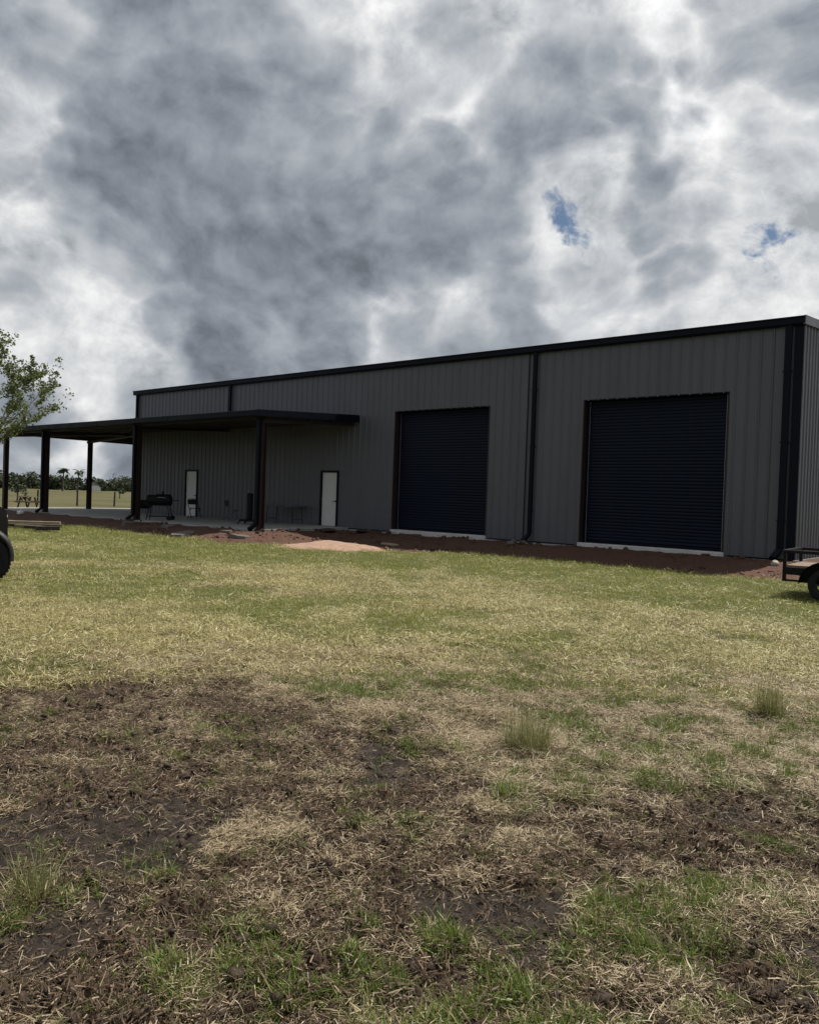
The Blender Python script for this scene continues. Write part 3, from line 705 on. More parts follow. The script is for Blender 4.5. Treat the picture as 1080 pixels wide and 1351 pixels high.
def stand():
    t = tag(empty('pedestal_stand', (-18.9, -2.25, PZ(-2.25)), R(20)), 'dark upright column on a low footed base beside the front porch post', 'stand')
    MB().lathe([(0, 0.20), (0.10, 0.20), (0.12, 0.23), (0.12, 1.10), (0.13, 1.12), (0.13, 1.17), (0.10, 1.20), (0, 1.21)], 16).build('column', MBK, t)
    MB().box(-0.34, 0.34, -0.22, 0.22, 0.12, 0.19, 0.02).build('base', MBK, t)
    for sx in (-1, 1):
        for sy in (-1, 1):
            MB().bar((sx * 0.30, sy * 0.2, 0.14), (sx * 0.36, sy * 0.25, 0.0), 0.05, 0.05).build('foot', MBK, t)
stand()

def folding_table():
    t = tag(empty('folding_table', (-18.85, -0.55, PZ(-0.55)), R(6)), 'dark folding table against the wall behind the front porch post', 'table')
    MB().box(-0.9, 0.9, -0.36, 0.36, 0.70, 0.745, 0.015).build('tabletop', MGY, t)
    for sx in (-1, 1):
        for sy in (-1, 1):
            MB().tube([(sx * 0.66, sy * 0.28, 0.70), (sx * 0.72, sy * 0.29, 0.0)], 0.014, 6).build('leg', MBK, t)
        MB().tube([(sx * 0.70, -0.29, 0.2), (sx * 0.70, 0.29, 0.2)], 0.01, 6).build('stretcher', MBK, t)
folding_table()

# ------------------------------------------------------------------ rubble and boards on the dirt
def lump(name, x_, y_, sx, sy, sz, m, label, cat, rz=0.0, seed=1, group=None, sink=0.3, flat=False):
    rr = random.Random(seed); bm = bmesh.new()
    if flat:
        n = 9; top = []; bot = []
        rad = [1 + rr.uniform(-.25, .2) for _ in range(n)]
        for j in range(n):
            a = 2 * math.pi * j / n; top.append(bm.verts.new((sx * rad[j] * math.cos(a) * .95, sy * rad[j] * math.sin(a) * .95, sz + rr.uniform(-.2, .2) * sz * .3)))
            bot.append(bm.verts.new((sx * rad[j] * math.cos(a), sy * rad[j] * math.sin(a), 0)))
        bm.faces.new(top); bm.faces.new(bot[::-1])
        for j in range(n): bm.faces.new((bot[j], bot[(j + 1) % n], top[(j + 1) % n], top[j]))
    else:
        bmesh.ops.create_icosphere(bm, subdivisions=2, radius=1)
        for v in bm.verts:
            k = 1 + rr.uniform(-.16, .16); v.co = Vector((v.co.x * sx * k, v.co.y * sy * k, v.co.z * sz * k))
    me = bpy.data.meshes.new(name); bm.to_mesh(me); bm.free(); me.materials.append(m)
    o = bpy.data.objects.new(name, me); C.objects.link(o)
    o.location = (x_, y_, gz(x_, y_) + (sz * (1 - sink) if not flat else -sz * 0.2)); o.rotation_euler = (rr.uniform(-.1, .1), rr.uniform(-.1, .1), rz)
    tag(o, label, cat, group); return o
lump('concrete_chunk', -21.0, -6.1, 0.30, 0.42, 0.16, MCL, 'thick grey concrete chunk at the foot of the corner porch post by the smoker', 'concrete chunk', R(30), 3, None, 0.3, True)
lump('concrete_chunk', -16.55, -6.75, 0.42, 0.72, 0.10, MCL, 'largest flat grey concrete slab lying on the red dirt below the folding chair', 'concrete chunk', R(45), 4, None, 0.3, True)
lump('concrete_chunk', -14.55, -6.0, 0.35, 0.36, 0.10, MCL, 'tilted pale concrete piece just left of the front porch post foot', 'concrete chunk', R(20), 5, None, 0.3, True)
lump('concrete_chunk', -15.9, -5.6, 0.22, 0.30, 0.08, MCL, 'small flat concrete scrap against the porch slab edge below the grey chair', 'concrete chunk', R(60), 6, None, 0.3, True)
lump('concrete_chunk', -19.2, -5.6, 0.25, 0.5, 0.07, MCL, 'thin grey concrete scrap at the porch edge below the smoker', 'concrete chunk', R(50), 16, None, 0.3, True)
lump('rock', -7.78, -1.0, 0.13, 0.12, 0.09, MCL, 'biggest pale rock beneath the middle downspout outlet', 'rock', 0, 7)
lump('rock', -7.95, -0.60, 0.09, 0.1, 0.07, MCL, 'middle rock of the row running from the middle downspout outlet', 'rock', 0, 8)
lump('rock', -7.72, -0.38, 0.08, 0.08, 0.06, MCL, 'small rock right under the mouth of the middle downspout', 'rock', 0, 9)
lump('rock', -0.12, -1.1, 0.10, 0.09, 0.08, MRK, 'single pale rock on red dirt near the right corner of the building', 'rock', 0, 10)
lump('mud_lump', -14.9, -1.9, 0.3, 0.42, 0.07, M_CLOD, 'left dark earth clod on dirt by the right end of the porch slab', 'clod', R(30), 12, None, .3)
lump('mud_lump', -14.2, -0.9, 0.22, 0.3, 0.06, M_CLOD, 'right dark earth clod on dirt by the right end of the porch slab', 'clod', R(30), 13, None, .3)
def board(x_, y_, ln, wd, tk, rz, m, label, cat='board', group=None, dz=0.0, tilt=0.0):
    s = MB().box(-ln / 2, ln / 2, -wd / 2, wd / 2, 0, tk, 0.006); o = s.build('board', m)
    o.location = (x_, y_, gz(x_, y_) + 0.01 + dz); o.rotation_euler = (0, tilt, rz); tag(o, label, cat, group); return o
board(-11.2, -2.75, 0.75, 0.22, 0.06, R(-18), MWL, 'short pale board lying on red dirt in front of the left roll-up door')
board(-9.05, -3.2, 0.8, 0.14, 0.06, R(50), MDW, 'short dark board on red dirt at the grass edge before the left roll-up door')
pile = [(-22.6, -8.9, 1.9, .16, .09, 52, MWL, .16, 'pale top board of the scrap pile at left, lit on its edge'),
        (-22.3, -9.15, 2.2, .2, .09, 47, MDW, .07, 'long dark board across the middle of the scrap pile at left'),
        (-21.5, -9.35, 1.5, .12, .08, 20, MWD, .08, 'grey weathered board at the front of the scrap pile at left'),
        (-20.75, -9.45, 1.0, .28, .10, 30, MDW, .07, 'dark plank pointing right off the scrap pile at left'),
        (-20.1, -9.5, 0.7, .24, .13, 75, MDW, .06, 'dark stub end of timber apart from the scrap pile, furthest right'),
        (-23.2, -9.1, 1.5, .3, .12, 20, MDW, .0, 'dark wide plank at the bottom of the scrap pile beside the black vehicle')]
for a in pile: board(a[0], a[1], a[2], a[3], a[4], R(a[5]), a[6], a[8], 'board', 'scrap boards on the grass at left', a[7])
lump('plastic_bag', -30.4, -5.9, 0.15, 0.15, 0.10, MWT, 'small white crumpled bag on the bare dirt by the far left porch', 'bag', 0, 21, None, .2)

# sand heap
def sand_heap():
    cx, cy = -11.0, -5.45; n = 40; s = MB(); xs_ = np.linspace(-1, 1, n); g_ = np.array([(a, b) for a in xs_ for b in xs_])
    lx, ly = g_[:, 0] * 1.9, g_[:, 1] * 1.25
    ca, sa = math.cos(R(28)), math.sin(R(28))
    X = cx + lx * ca - ly * sa; Y = cy + lx * sa + ly * ca
    rr_ = np.hypot(g_[:, 0], g_[:, 1]) + (fbm(X, Y, 1.5, 3, 5) - .5) * .35
    hz = 0.24 * np.clip(1 - rr_, 0, 1) ** 1.15 * (0.8 + .4 * fbm(X, Y, 2.5, 3, 6)) + (fbm(X, Y, 9, 3, 8) - .5) * .03 - 0.035 * sstep(rr_, .8, 1.0)
    Z = height(X, Y) + hz
    s.add(list(zip(X, Y, Z)), [(i * n + j, (i + 1) * n + j, (i + 1) * n + j + 1, i * n + j + 1) for i in range(n - 1) for j in range(n - 1)])
    o = s.build('sand_heap', MSAND, smooth=True); tag(o, 'low heap of pale pinkish sand on the dirt before the right white entry door', 'sand heap')
sand_heap()

# ------------------------------------------------------------------ picnic table
def picnic_table():
    x_, y_ = -46.6, 1.6
    t = tag(empty('picnic_table', (x_, y_, gz(x_, y_)), R(38)), 'small wooden picnic table on the field beyond the left porch post', 'table')
    for k in range(5): MB().box(-0.5, 0.5, -0.37 + k * .15, -0.24 + k * .15, 0.72, 0.76).build('plank', MWD, t)
    for sy in (-1, 1):
        MB().box(-0.5, 0.5, sy * .72 - .13, sy * .72 + .13, 0.43, 0.47).build('bench', MWD, t)
    for sx in (-1, 1):
        for sy in (-1, 1): MB().bar((sx * .33, sy * .25, .72), (sx * .33, sy * .6, 0), .09, .05).build('leg', MDW, t)
        MB().bar((sx * .36, -.8, .41), (sx * .36, .8, .41), .04, .09).build('brace', MDW, t)
picnic_table()

# ------------------------------------------------------------------ fence across the field
def fence():
    t = tag(empty('wire_fence', (-54.4, 8.9, gz(-54.4, 8.9))), 'wire fence on thin wooden posts across the field beyond the porch', 'fence')
    pts = []
    for k in range(-5, 12):
        x_, y_ = -54.4 + 0.13 * k, 8.9 + 3.05 * k
        tall = (k % 2 == 0) or k in (-1, 1)
        r2 = random.Random(k); hp = 1.25 + r2.uniform(-.08, .08); rd_ = 0.075 if k in (-1, 0, 1) or k % 3 == 0 else 0.05
        zb = gz(x_, y_) - .2 - t.location.z
        MB().tube([(x_ + 54.4, y_ - 8.9, zb), (x_ + 54.4 + r2.uniform(-.05, .05), y_ - 8.9 + r2.uniform(-.05, .05), zb + .2 + hp)], [rd_, rd_ * .85], 7).build('post', MDW, t)
        pts.append((x_ + 54.4, y_ - 8.9, zb + .2))
    for hz in (0.35, 0.7, 1.1):
        MB().tube([(a, b, c + hz) for a, b, c in pts], 0.004, 4).build('wire', MDW, t)
fence()

# ------------------------------------------------------------------ vegetation meshes
def leaf_cloud(n, centers, radii, size, rnd, squash=0.8):
    """n loose leaf faces inside a set of lumps"""
    k = len(centers); ci = rnd.integers(0, k, n); c = np.asarray(centers)[ci]; rd_ = np.asarray(radii)[ci]
    d = rnd.normal(size=(n, 3)); d /= np.linalg.norm(d, axis=1)[:, None]
    rr_ = rnd.random(n) ** 0.45
    p = c + d * (rr_ * rd_)[:, None] * np.array([1, 1, squash])
    a = rnd.normal(size=(n, 3)); a /= np.linalg.norm(a, axis=1)[:, None]
    b = np.cross(a, rnd.normal(size=(n, 3))); b /= np.linalg.norm(b, axis=1)[:, None]
    s = (size * rnd.uniform(.6, 1.3, n))[:, None]
    v = np.stack([p - a * s * .5, p + b * s * .32, p + a * s * .5, p - b * s * .32], 1).reshape(-1, 3)
    f = np.arange(n * 4).reshape(-1, 4)
    return v, f

def np_mesh(name, v, f, m):
    me = bpy.data.meshes.new(name); v = np.asarray(v, np.float32); f = np.asarray(f, np.int32)
    me.vertices.add(len(v)); me.vertices.foreach_set('co', v.ravel())
    me.loops.add(f.size); me.loops.foreach_set('vertex_index', f.ravel())
    me.polygons.add(len(f)); me.polygons.foreach_set('loop_start', np.arange(0, f.size, f.shape[1], dtype=np.int32)); me.update(); me.validate()
    me.materials.append(m); return me

def near_tree():
    x_, y_ = -21.95, -12.2
    t = tag(empty('broadleaf_tree', (x_, y_, gz(x_, y_) - .05)), 'airy green broadleaf tree at the left edge in front of the porch', 'tree')
    rr_ = random.Random(25); trunk = MB(); tips = []
    def grow(p, d, ln, rad, lev):
        pts = [p]; rads = [rad]
        for k in range(4):
            d = (d + Vector((rr_.uniform(-.22, .22), rr_.uniform(-.22, .22), rr_.uniform(-.08, .14)))).normalized()
            p = p + d * ln / 4; pts.append(p); rads.append(rad * (1 - .13 * (k + 1)))
            if lev >= 2: tips.append((p, lev))
        trunk.tube(pts, rads, 7 if lev < 2 else 4, cap=False)
        if lev == 4: return
        nb = (4, 4, 3, 3)[lev]
        for k in range(nb):
            az = rr_.uniform(0, 6.28); sp = rr_.uniform(.45, 1.0)
            sd = Vector((math.cos(az), math.sin(az), 0))
            nd = (d + sd * sp + Vector((0, 0, .1))).normalized()
            i = rr_.choice((2, 3, 4)); grow(pts[i], nd, ln * rr_.uniform(.55, .82), rads[i] * .62, lev + 1)
    grow(Vector((0, 0, 0)), Vector((.05, .03, 1)), 3.15, 0.15, 0)
    trunk.build('trunk', MBK2, t, smooth=True)
    rnd = np.random.default_rng(8)
    cs = [tuple(p) for p, l in tips if rr_.random() < .5]
    v, f = leaf_cloud(11500, cs, [rr_.uniform(.08, .27) for _ in cs], 0.092, rnd)
    o = bpy.data.objects.new('crown', np_mesh('crown', v, f, ML_TREE)); link(o, t)
near_tree()

def blob_tree(name, x_, y_, hgt, wid, label, cat='tree', n=500, leaf=0.8, seed=0, group=None, trunkh=.35, m=ML_FAR, lumps=9):
    z = gz(x_, y_); t = tag(empty(name, (x_, y_, z)), label, cat, group); rnd = np.random.default_rng(seed)
    MB().tube([(0, 0, -.1), (.05 * wid, 0, hgt * .6)], [wid * .045 + .03, wid * .02 + .01], 6).build('trunk', MBK2, t)
    cs = [(rnd.uniform(-.32, .32) * wid, rnd.uniform(-.32, .32) * wid, hgt * rnd.uniform(trunkh + .12, .82)) for _ in range(lumps)]
    v, f = leaf_cloud(n, cs, rnd.uniform(.16, .28, lumps) * wid, leaf, rnd); v[:, 2] = np.maximum(v[:, 2], hgt * trunkh * .5)
    o = bpy.data.objects.new('crown', np_mesh('crown', v, f, m)); link(o, t); return t

def at_dir(dx_, dy_, dist): 
    k = dist / math.hypot(dx_, dy_); return CAM.x + dx_ * k, CAM.y + dy_ * k
x_, y_ = at_dir(-0.9221, 0.5311, 300); blob_tree('round_tree', x_, y_, 6.2, 9.5, 'dark round tree standing out at the right end of the distant treeline', n=900, leaf=.7, seed=31, trunkh=.1, lumps=14)
x_, y_ = at_dir(-1.0266, 0.4428, 78); blob_tree('field_shrub', x_, y_, 1.75, 1.5, 'small dark bush alone in the field behind the picnic table, the taller of two', 'shrub', 260, .2, 32, 'shrubs in the field')
x_, y_ = at_dir(-1.0185, 0.4495, 80); blob_tree('field_shrub', x_, y_, 0.95, 1.1, 'low small bush beside the taller field bush behind the picnic table', 'shrub', 160, .17, 33, 'shrubs in the field', .1)
x_, y_ = at_dir(-0.927, 0.5268, 120); blob_tree('field_shrub', x_, y_, 1.7, 1.3, 'narrow dark bush in the field near the right fence post', 'shrub', 200, .22, 34, 'shrubs in the field')
x_, y_ = at_dir(-0.945, 0.512, 330); blob_tree('round_tree', x_, y_, 4.6, 4.0, 'small dome of a tree between the white house and the round tree', n=350, leaf=.6, seed=35)

def palm(dx_, dy_, dist, hgt, label, seed):
    x_, y_ = at_dir(dx_, dy_, dist); t = tag(empty('palm_tree', (x_, y_, gz(x_, y_))), label, 'palm', 'palms above the treeline'); rr_ = random.Random(seed)
    top = Vector((rr_.uniform(-.4, .4), rr_.uniform(-.4, .4), hgt))
    MB().tube([(0, 0, -.2), top * .5 + Vector((.1, 0, 0)), top], [.28, .2, .16], 7).build('trunk', MBK2, t)
    s = MB()
    for k in range(16):
        az = 2 * math.pi * k / 16 + rr_.uniform(-.2, .2); up = rr_.uniform(-.1, .9); L_ = rr_.uniform(1.9, 2.6); d = Vector((math.cos(az), math.sin(az), 0)); sd = Vector((-d.y, d.x, 0))
        prev = None
        for j in range(6):
            u = j / 5; p = top + d * L_ * u * (1 - .15 * u) + Vector((0, 0, up * L_ * u - .85 * L_ * u * u * .75)); wd = .5 * math.sin(math.pi * (.1 + .85 * u)) + .04
            cur = (p - sd * wd + Vector((0, 0, -.2 * wd)), p, p + sd * wd + Vector((0, 0, -.2 * wd)))
            if prev: s.add([*prev, *cur], [(0, 1, 4, 3), (1, 2, 5, 4)])
            prev = cur
    me = bpy.data.meshes.new('crown'); me.from_pydata(s.v, [], s.f); me.materials.append(ML_FAR); link(bpy.data.objects.new('crown', me), t)
palm(-0.983, 0.4800, 250, 6.3, 'taller left palm rising over the distant treeline', 1)
palm(-0.9690, 0.4918, 260, 6.1, 'right palm rising over the distant treeline beside the taller one', 2)

def house():
    x_, y_ = at_dir(-0.953, 0.505, 340); t = tag(empty('white_house', (x_, y_, gz(x_, y_)), R(-25)), 'tiny white house far away at the foot of the treeline', 'house')
    MB().box(-4.2, 4.2, -2.5, 2.5, -.3, 2.3).build('wall', MWT, t)
    MB().add([(-4.5, -2.9, 2.25), (4.5, -2.9, 2.25), (4.5, 2.9, 2.25), (-4.5, 2.9, 2.25), (-4.2, 0, 3.4), (4.2, 0, 3.4)], [(0, 1, 5, 4), (2, 3, 4, 5), (1, 2, 5), (3, 0, 4), (0, 3, 2, 1)]).build('roof', MGY, t)
    for k in (-2.4, 2.2): MB().box(k - .5, k + .5, -2.54, -2.48, .8, 1.8).build('window', MGL, t)
    MB().box(-.4, .5, -2.54, -2.48, -.1, 1.9).build('door', MDW, t)
house()

def far_woods():
    rnd = np.random.default_rng(77); cs = []; rs_ = []
    for a in np.arange(R(-60), R(60), R(.42)):
        ang = YAW + math.pi / 2 + a
        dist = 380 + 60 * math.sin(a * 9) + rnd.uniform(-25, 25)
        deg = math.degrees(a)
        hb = 2.7 + 1.8 * vnoise(np.array([deg * .35]), np.array([3.]), 4)[0] + 2.0 * (deg > 19) * vnoise(np.array([deg * .9]), np.array([8.]), 6)[0]
        for q in range(3):
            cs.append((CAM.x + dist * math.cos(ang) + rnd.uniform(-2, 2), CAM.y + dist * math.sin(ang) + rnd.uniform(-2, 2), hb * (.15 + .3 * q) + rnd.uniform(-.5, .4))); rs_.append(rnd.uniform(2.2, 3.4))
    v, f = leaf_cloud(130000, cs, rs_, 1.15, rnd, .75)
    v[:, 2] = np.maximum(v[:, 2], -1)
    o = bpy.data.objects.new('distant_woods', np_mesh('distant_woods', v, f, ML_FAR)); C.objects.link(o)
    tag(o, 'low dark green wood along the horizon beyond the field', 'woods', kind='stuff')
far_woods()

# ------------------------------------------------------------------ black vehicle, mostly outside the frame at left
def wheel(parent, lx, ly, rad, wd, name='wheel', rim_r=.6, tread=True):
    w_ = empty(name, (lx, ly, rad)); w_.parent = parent
    k = rad; h2 = wd / 2
    s = MB(); s.lathe([(k * rim_r, -h2 * .85), (k * (rim_r + .08), -h2 * .98), (k * .86, -h2), (k * .96, -h2 * .86), (k * .985, -h2 * .4), (k * .985, h2 * .4), (k * .96, h2 * .86), (k * .86, h2), (k * (rim_r + .08), h2 * .98), (k * rim_r, h2 * .85)], 40, 'y')
    if tread:
        for j in range(40):
            a = 2 * math.pi * j / 40
            for sd in (-1, 1):
                aa = a + (0.04 if sd > 0 else -.04); ca, sa = math.cos(aa), math.sin(aa); tg = Vector((-sa, 0, ca)); rd_ = Vector((ca, 0, sa))
                c = rd_ * (k * .982) + Vector((0, sd * h2 * .55, 0))
                vs = [c + tg * (u * k * .045) + Vector((0, v * h2 * .38, 0)) + rd_ * (q * k * .018) for q in (0, 1) for u, v in ((-1, -1), (1, -1), (1, 1), (-1, 1))]
                s.add(vs, [(4, 5, 6, 7), (0, 1, 5, 4), (1, 2, 6, 5), (2, 3, 7, 6), (3, 0, 4, 7)])
    s.build('tyre', MRB, w_, smooth=False)
    r_ = MB(); r_.lathe([(k * rim_r, -h2 * .86), (k * rim_r * .92, -h2 * .7), (k * rim_r * .85, -h2 * .3), (k * rim_r * .85, h2 * .3), (k * rim_r * .92, h2 * .7), (k * rim_r, h2 * .86)], 28, 'y')
    for sd in (-1, 1):
        for j in range(6):
            a = 2 * math.pi * j / 6; d = Vector((math.cos(a), 0, math.sin(a)))
            r_.bar(d * k * .08 + Vector((0, sd * h2 * .55, 0)), d * k * rim_r * .92 + Vector((0, sd * h2 * .7, 0)), k * .13, .03)
        r_.lathe([(0, sd * h2 * .62), (k * .14, sd * h2 * .6), (k * .16, sd * h2 * .4)], 14, 'y')
    r_.build('rim', MPL, w_)
    return w_

def vehicle():
    # local +x is its front, wheels' front axle at x=0
    hx, hy = -7.54, -16.38; z = gz(hx, hy) - .02
    rz = math.atan2(RIGHT.y, RIGHT.x) + R(31)
    t = tag(empty('off_road_vehicle', (hx, hy, z), rz), 'black off-road vehicle at the left edge with one chunky tyre and fender in view', 'vehicle')
    t.location = Vector((hx, hy, z)) + Matrix.Rotation(rz, 3, 'Z') @ Vector((0, .70, 0))
    out = [(-2.95, .55), (-2.95, 1.10), (-2.9, 1.16), (-.75, 1.18), (-.70, 1.20), (.22, 1.20), (.30, 1.14), (.33, .98), (.33, .60), (.28, .48), (-2.6, .42)]
    MB().prism(out, -.52, .52).build('body', MBP, t)
    MB().prism([(-2.5, 1.182), (-2.42, 1.80), (-1.15, 1.80), (-.80, 1.205), (-.80, 1.182)], -.60, .60).build('cabin', MBP, t)
    for sy in (-1, 1):
        yb = sy * .612
        MB().add([(-2.35, yb, 1.25), (-1.55, yb, 1.25), (-1.55, yb, 1.72), (-2.3, yb, 1.72)], [(0, 1, 2, 3)]).build('window', MGL, t)
        MB().add([(-1.47, yb, 1.25), (-.93, yb, 1.25), (-1.17, yb, 1.72), (-1.47, yb, 1.72)], [(0, 1, 2, 3)]).build('window', MGL, t)
        d_ = MB().box(-1.55, -.72, min(sy * .525, sy * .60), max(sy * .525, sy * .60), .55, 1.17, .02).build('door', MBP, t)
        MB().box(-1.45, -1.30, min(sy * .602, sy * .63), max(sy * .602, sy * .63), 1.02, 1.06, .008).build('handle', MPL, d_)
        for wx in (0, -2.15):
            f = MB(); n = 16; vs = []
            for j in range(n + 1):
                a = R(-8) + (math.pi + R(16)) * j / n; q = .45 + .015 * math.cos(2 * a)
                for yy, dr in ((.50, .03), (.80, 0.012), (.84, -.03), (.83, -.06), (.50, -.04)):
                    vs.append((wx + math.cos(a) * (q + dr) * .86, sy * yy, .42 + math.sin(a) * (q + dr) * 1.02))
            f.add(vs, [(j * 5 + i, j * 5 + i + 1, (j + 1) * 5 + i + 1, (j + 1) * 5 + i) for j in range(n) for i in range(4)])
            f.build('fender', MPL, t, smooth=True)
            wheel(t, wx, sy * .68, .375, .27)
        MB().lathe([(0, .004), (.07, .004), (.085, .002), (.085, -.04)], 20, 'x', (.33, sy * .30, .98)).build('headlight', MLT, t)
        MB().box(-2.985, -2.94, min(sy * .36, sy * .5), max(sy * .36, sy * .5), .8, 1.0, .01).build('tail_light', MRL, t)
        MB().box(-.74, -.62, min(sy * .66, sy * .80), max(sy * .66, sy * .80), 1.20, 1.36, .03).build('mirror', MPL, t)
    for k in range(7): MB().box(.331, .345, -.24 + k * .075, -.20 + k * .075, .72, 1.08).build('grille_slot', MPL, t)
    MB().add([(-.79, -.55, 1.23), (-.79, .55, 1.23), (-1.12, .55, 1.76), (-1.12, -.55, 1.76)], [(0, 1, 2, 3)]).build('windscreen', MGL, t)
    MB().box(.20, .36, -.62, .62, .50, .62, .03).build('bumper', MPL, t)
    MB().box(-2.8, .1, -.45, .45, .34, .43).build('chassis', MBK, t)
    for wx in (0, -2.15): MB().tube([(wx, -.6, .375), (wx, .6, .375)], .05, 8).build('axle', MBK, t)
vehicle()

# ------------------------------------------------------------------ utility trailer at the right edge
def trailer():
    ax, ay = 1.50, -6.55
    z = gz(ax, ay) - 0.0
    dirv = Vector((RIGHT.x, RIGHT.y, 0)).normalized(); rz = math.atan2(dirv.y, dirv.x) - R(36)
    t = tag(empty('utility_trailer', (ax, ay, z), rz), 'black steel utility trailer with a timber deck at the right edge of the lot', 'trailer')
    LN, WD = 3.0, 1.55      # local x runs along it from the far end, y is away from the lot
    fr = MB()
    for yy in (0.0, WD): fr.box(0.0, LN, yy - .025, yy + .025, .42, .55)
    for xx in (0.02, 1.0, 2.0, LN - .02): fr.box(xx - .02, xx + .02, .03, WD - .03, .43, .50)
    fr.build('frame', MBK, t)
    for yy in (0.0, WD):
        rl = MB().box(-.03, LN, yy - .028, yy + .028, .80, .855, .006).build('rail', MBK, t)
        for xx in (0.0, .64, 1.3, 2.0, LN - .03): MB().box(xx - .028, xx + .028, yy - .027, yy + .027, .551 if xx > 0 else .30, .799).build('post', MBK, t)
        MB().box(0.0, .33, yy - .02, yy + .02, .30, .335).build('lower_bar', MBK, t)
        MB().box(.32, .36, yy - .02, yy + .02, .30, .419).build('drop_bar', MBK, t)
    MB().box(-.03, .03, .03, WD - .03, .80, .855).build('rail', MBK, t); MB().box(LN - .03, LN + .03, .03, WD - .03, .80, .855).build('rail', MBK, t)
    for k in range(10):
        y0 = .03 + k * .149; MB().box(.03, LN - .03, y0, y0 + .143, .552, .585).build('plank', MWD, t)
    for sy, yy in ((-1, -.20), (1, WD + .20)):
        f = MB(); n = 12; pr = []
        for j in range(n + 1):
            a = math.pi * j / n; pr.append((.70 + math.cos(a) * .42, .30 + math.sin(a) * .40))
        vs = [(a, yy - .13, c) for a, c in pr] + [(a, yy + .13, c) for a, c in pr]
        f.add(vs, [(j, j + 1, n + 2 + j, n + 1 + j) for j in range(n)]); f.add([(a, yy + (.13 if sy < 0 else -.13), c) for a, c in pr], [tuple(range(n + 1))]); f.build('fender', MBK, t, smooth=True)
        wheel(t, .70, yy, .29, .19, tread=False)
    MB().tube([(.70, -.2, .29), (.70, WD + .2, .29)], .035, 8).build('axle', MBK, t)
    for yy in (.12, WD - .12): MB().box(-.035, -.0205, yy - .07, yy + .07, .44, .53).build('tail_light', MRL, t)
    tg = MB(); tg.bar((LN, .2, .46), (LN + 1.1, WD / 2 - .03, .46), .05, .08); tg.bar((LN, WD - .2, .46), (LN + 1.1, WD / 2 + .03, .46), .05, .08); tg.box(LN + 1.05, LN + 1.35, WD / 2 - .05, WD / 2 + .05, .44, .53); tg.build('tongue', MBK, t)
    MB().tube([(LN + .95, WD / 2, .9), (LN + .95, WD / 2, .02)], .03, 8).build('jack', MBK, t)
    # thing standing on the ground behind it
    bx_, by_ = 1.05, 2.1; zz = gz(bx_, by_)
    b = MB(); b.lathe([(0, 0), (.20, 0), (.235, .34), (.25, .35), (.25, .38), (.225, .38), (.19, .03), (0, .03)], 20); o = b.build('bucket', MWT, None, (bx_, by_, zz)); tag(o, 'pale bluish white bucket on the ground by the side wall behind the trailer', 'bucket')
trailer()

# ------------------------------------------------------------------ grass, straw, clods: loose stuff spread over the lot
def blades(n, spread, ln, wd, lean, seg, rnd, flat=False, curl=1.0):
    v = []; f = []
    for k in range(n):
        az = rnd.uniform(0, 2 * math.pi); r0 = spread * math.sqrt(rnd.random()); a2 = rnd.uniform(0, 2 * math.pi)
        p = np.array([r0 * math.cos(a2), r0 * math.sin(a2), rnd.uniform(0, .02) if flat else -.005]); L_ = ln * rnd.uniform(.55, 1.25); W_ = wd * rnd.uniform(.7, 1.2)
        el = rnd.uniform(-.05, .35) if flat else math.pi / 2 - abs(rnd.normal(0, lean))
        if not flat: el = max(el, .2)
        d = np.array([math.cos(az) * math.cos(el), math.sin(az) * math.cos(el), math.sin(el)]); sd = np.array([-math.sin(az), math.cos(az), rnd.uniform(-.5, .5)]); sd /= np.linalg.norm(sd)
        turn = rnd.uniform(-.5, .5) if flat else 0; base = len(v)
        for j in range(seg + 1):
            u = j / seg; wj = W_ * (1 - u ** 1.6 * .92) * (.75 + .25 * min(1, u * 4)) / 2
            v += [tuple(p - sd * wj), tuple(p + sd * wj)]
            p = p + d * L_ / seg
            d = d + np.array([-math.sin(az) * turn, math.cos(az) * turn, -curl * rnd.uniform(.2, .6) * (0.35 if flat else 1)]) / seg * 1.3; d /= np.linalg.norm(d)
            if p[2] < 0: p[2] = rnd.uniform(0, .006)
        f += [(base + 2 * j, base + 2 * j + 1, base + 2 * j + 3, base + 2 * j + 2) for j in range(seg)]
    return v, f

def proto(name, v, f, m):
    me = bpy.data.meshes.new(name); me.from_pydata(v, [], f); me.materials.append(m)
    if 'clod' in name: me.polygons.foreach_set('use_smooth', [True] * len(me.polygons))
    return bpy.data.objects.new(name, me)

def proto_set(name, objs):
    c = bpy.data.collections.new(name)
    for o in objs: c.objects.link(o)
    return c

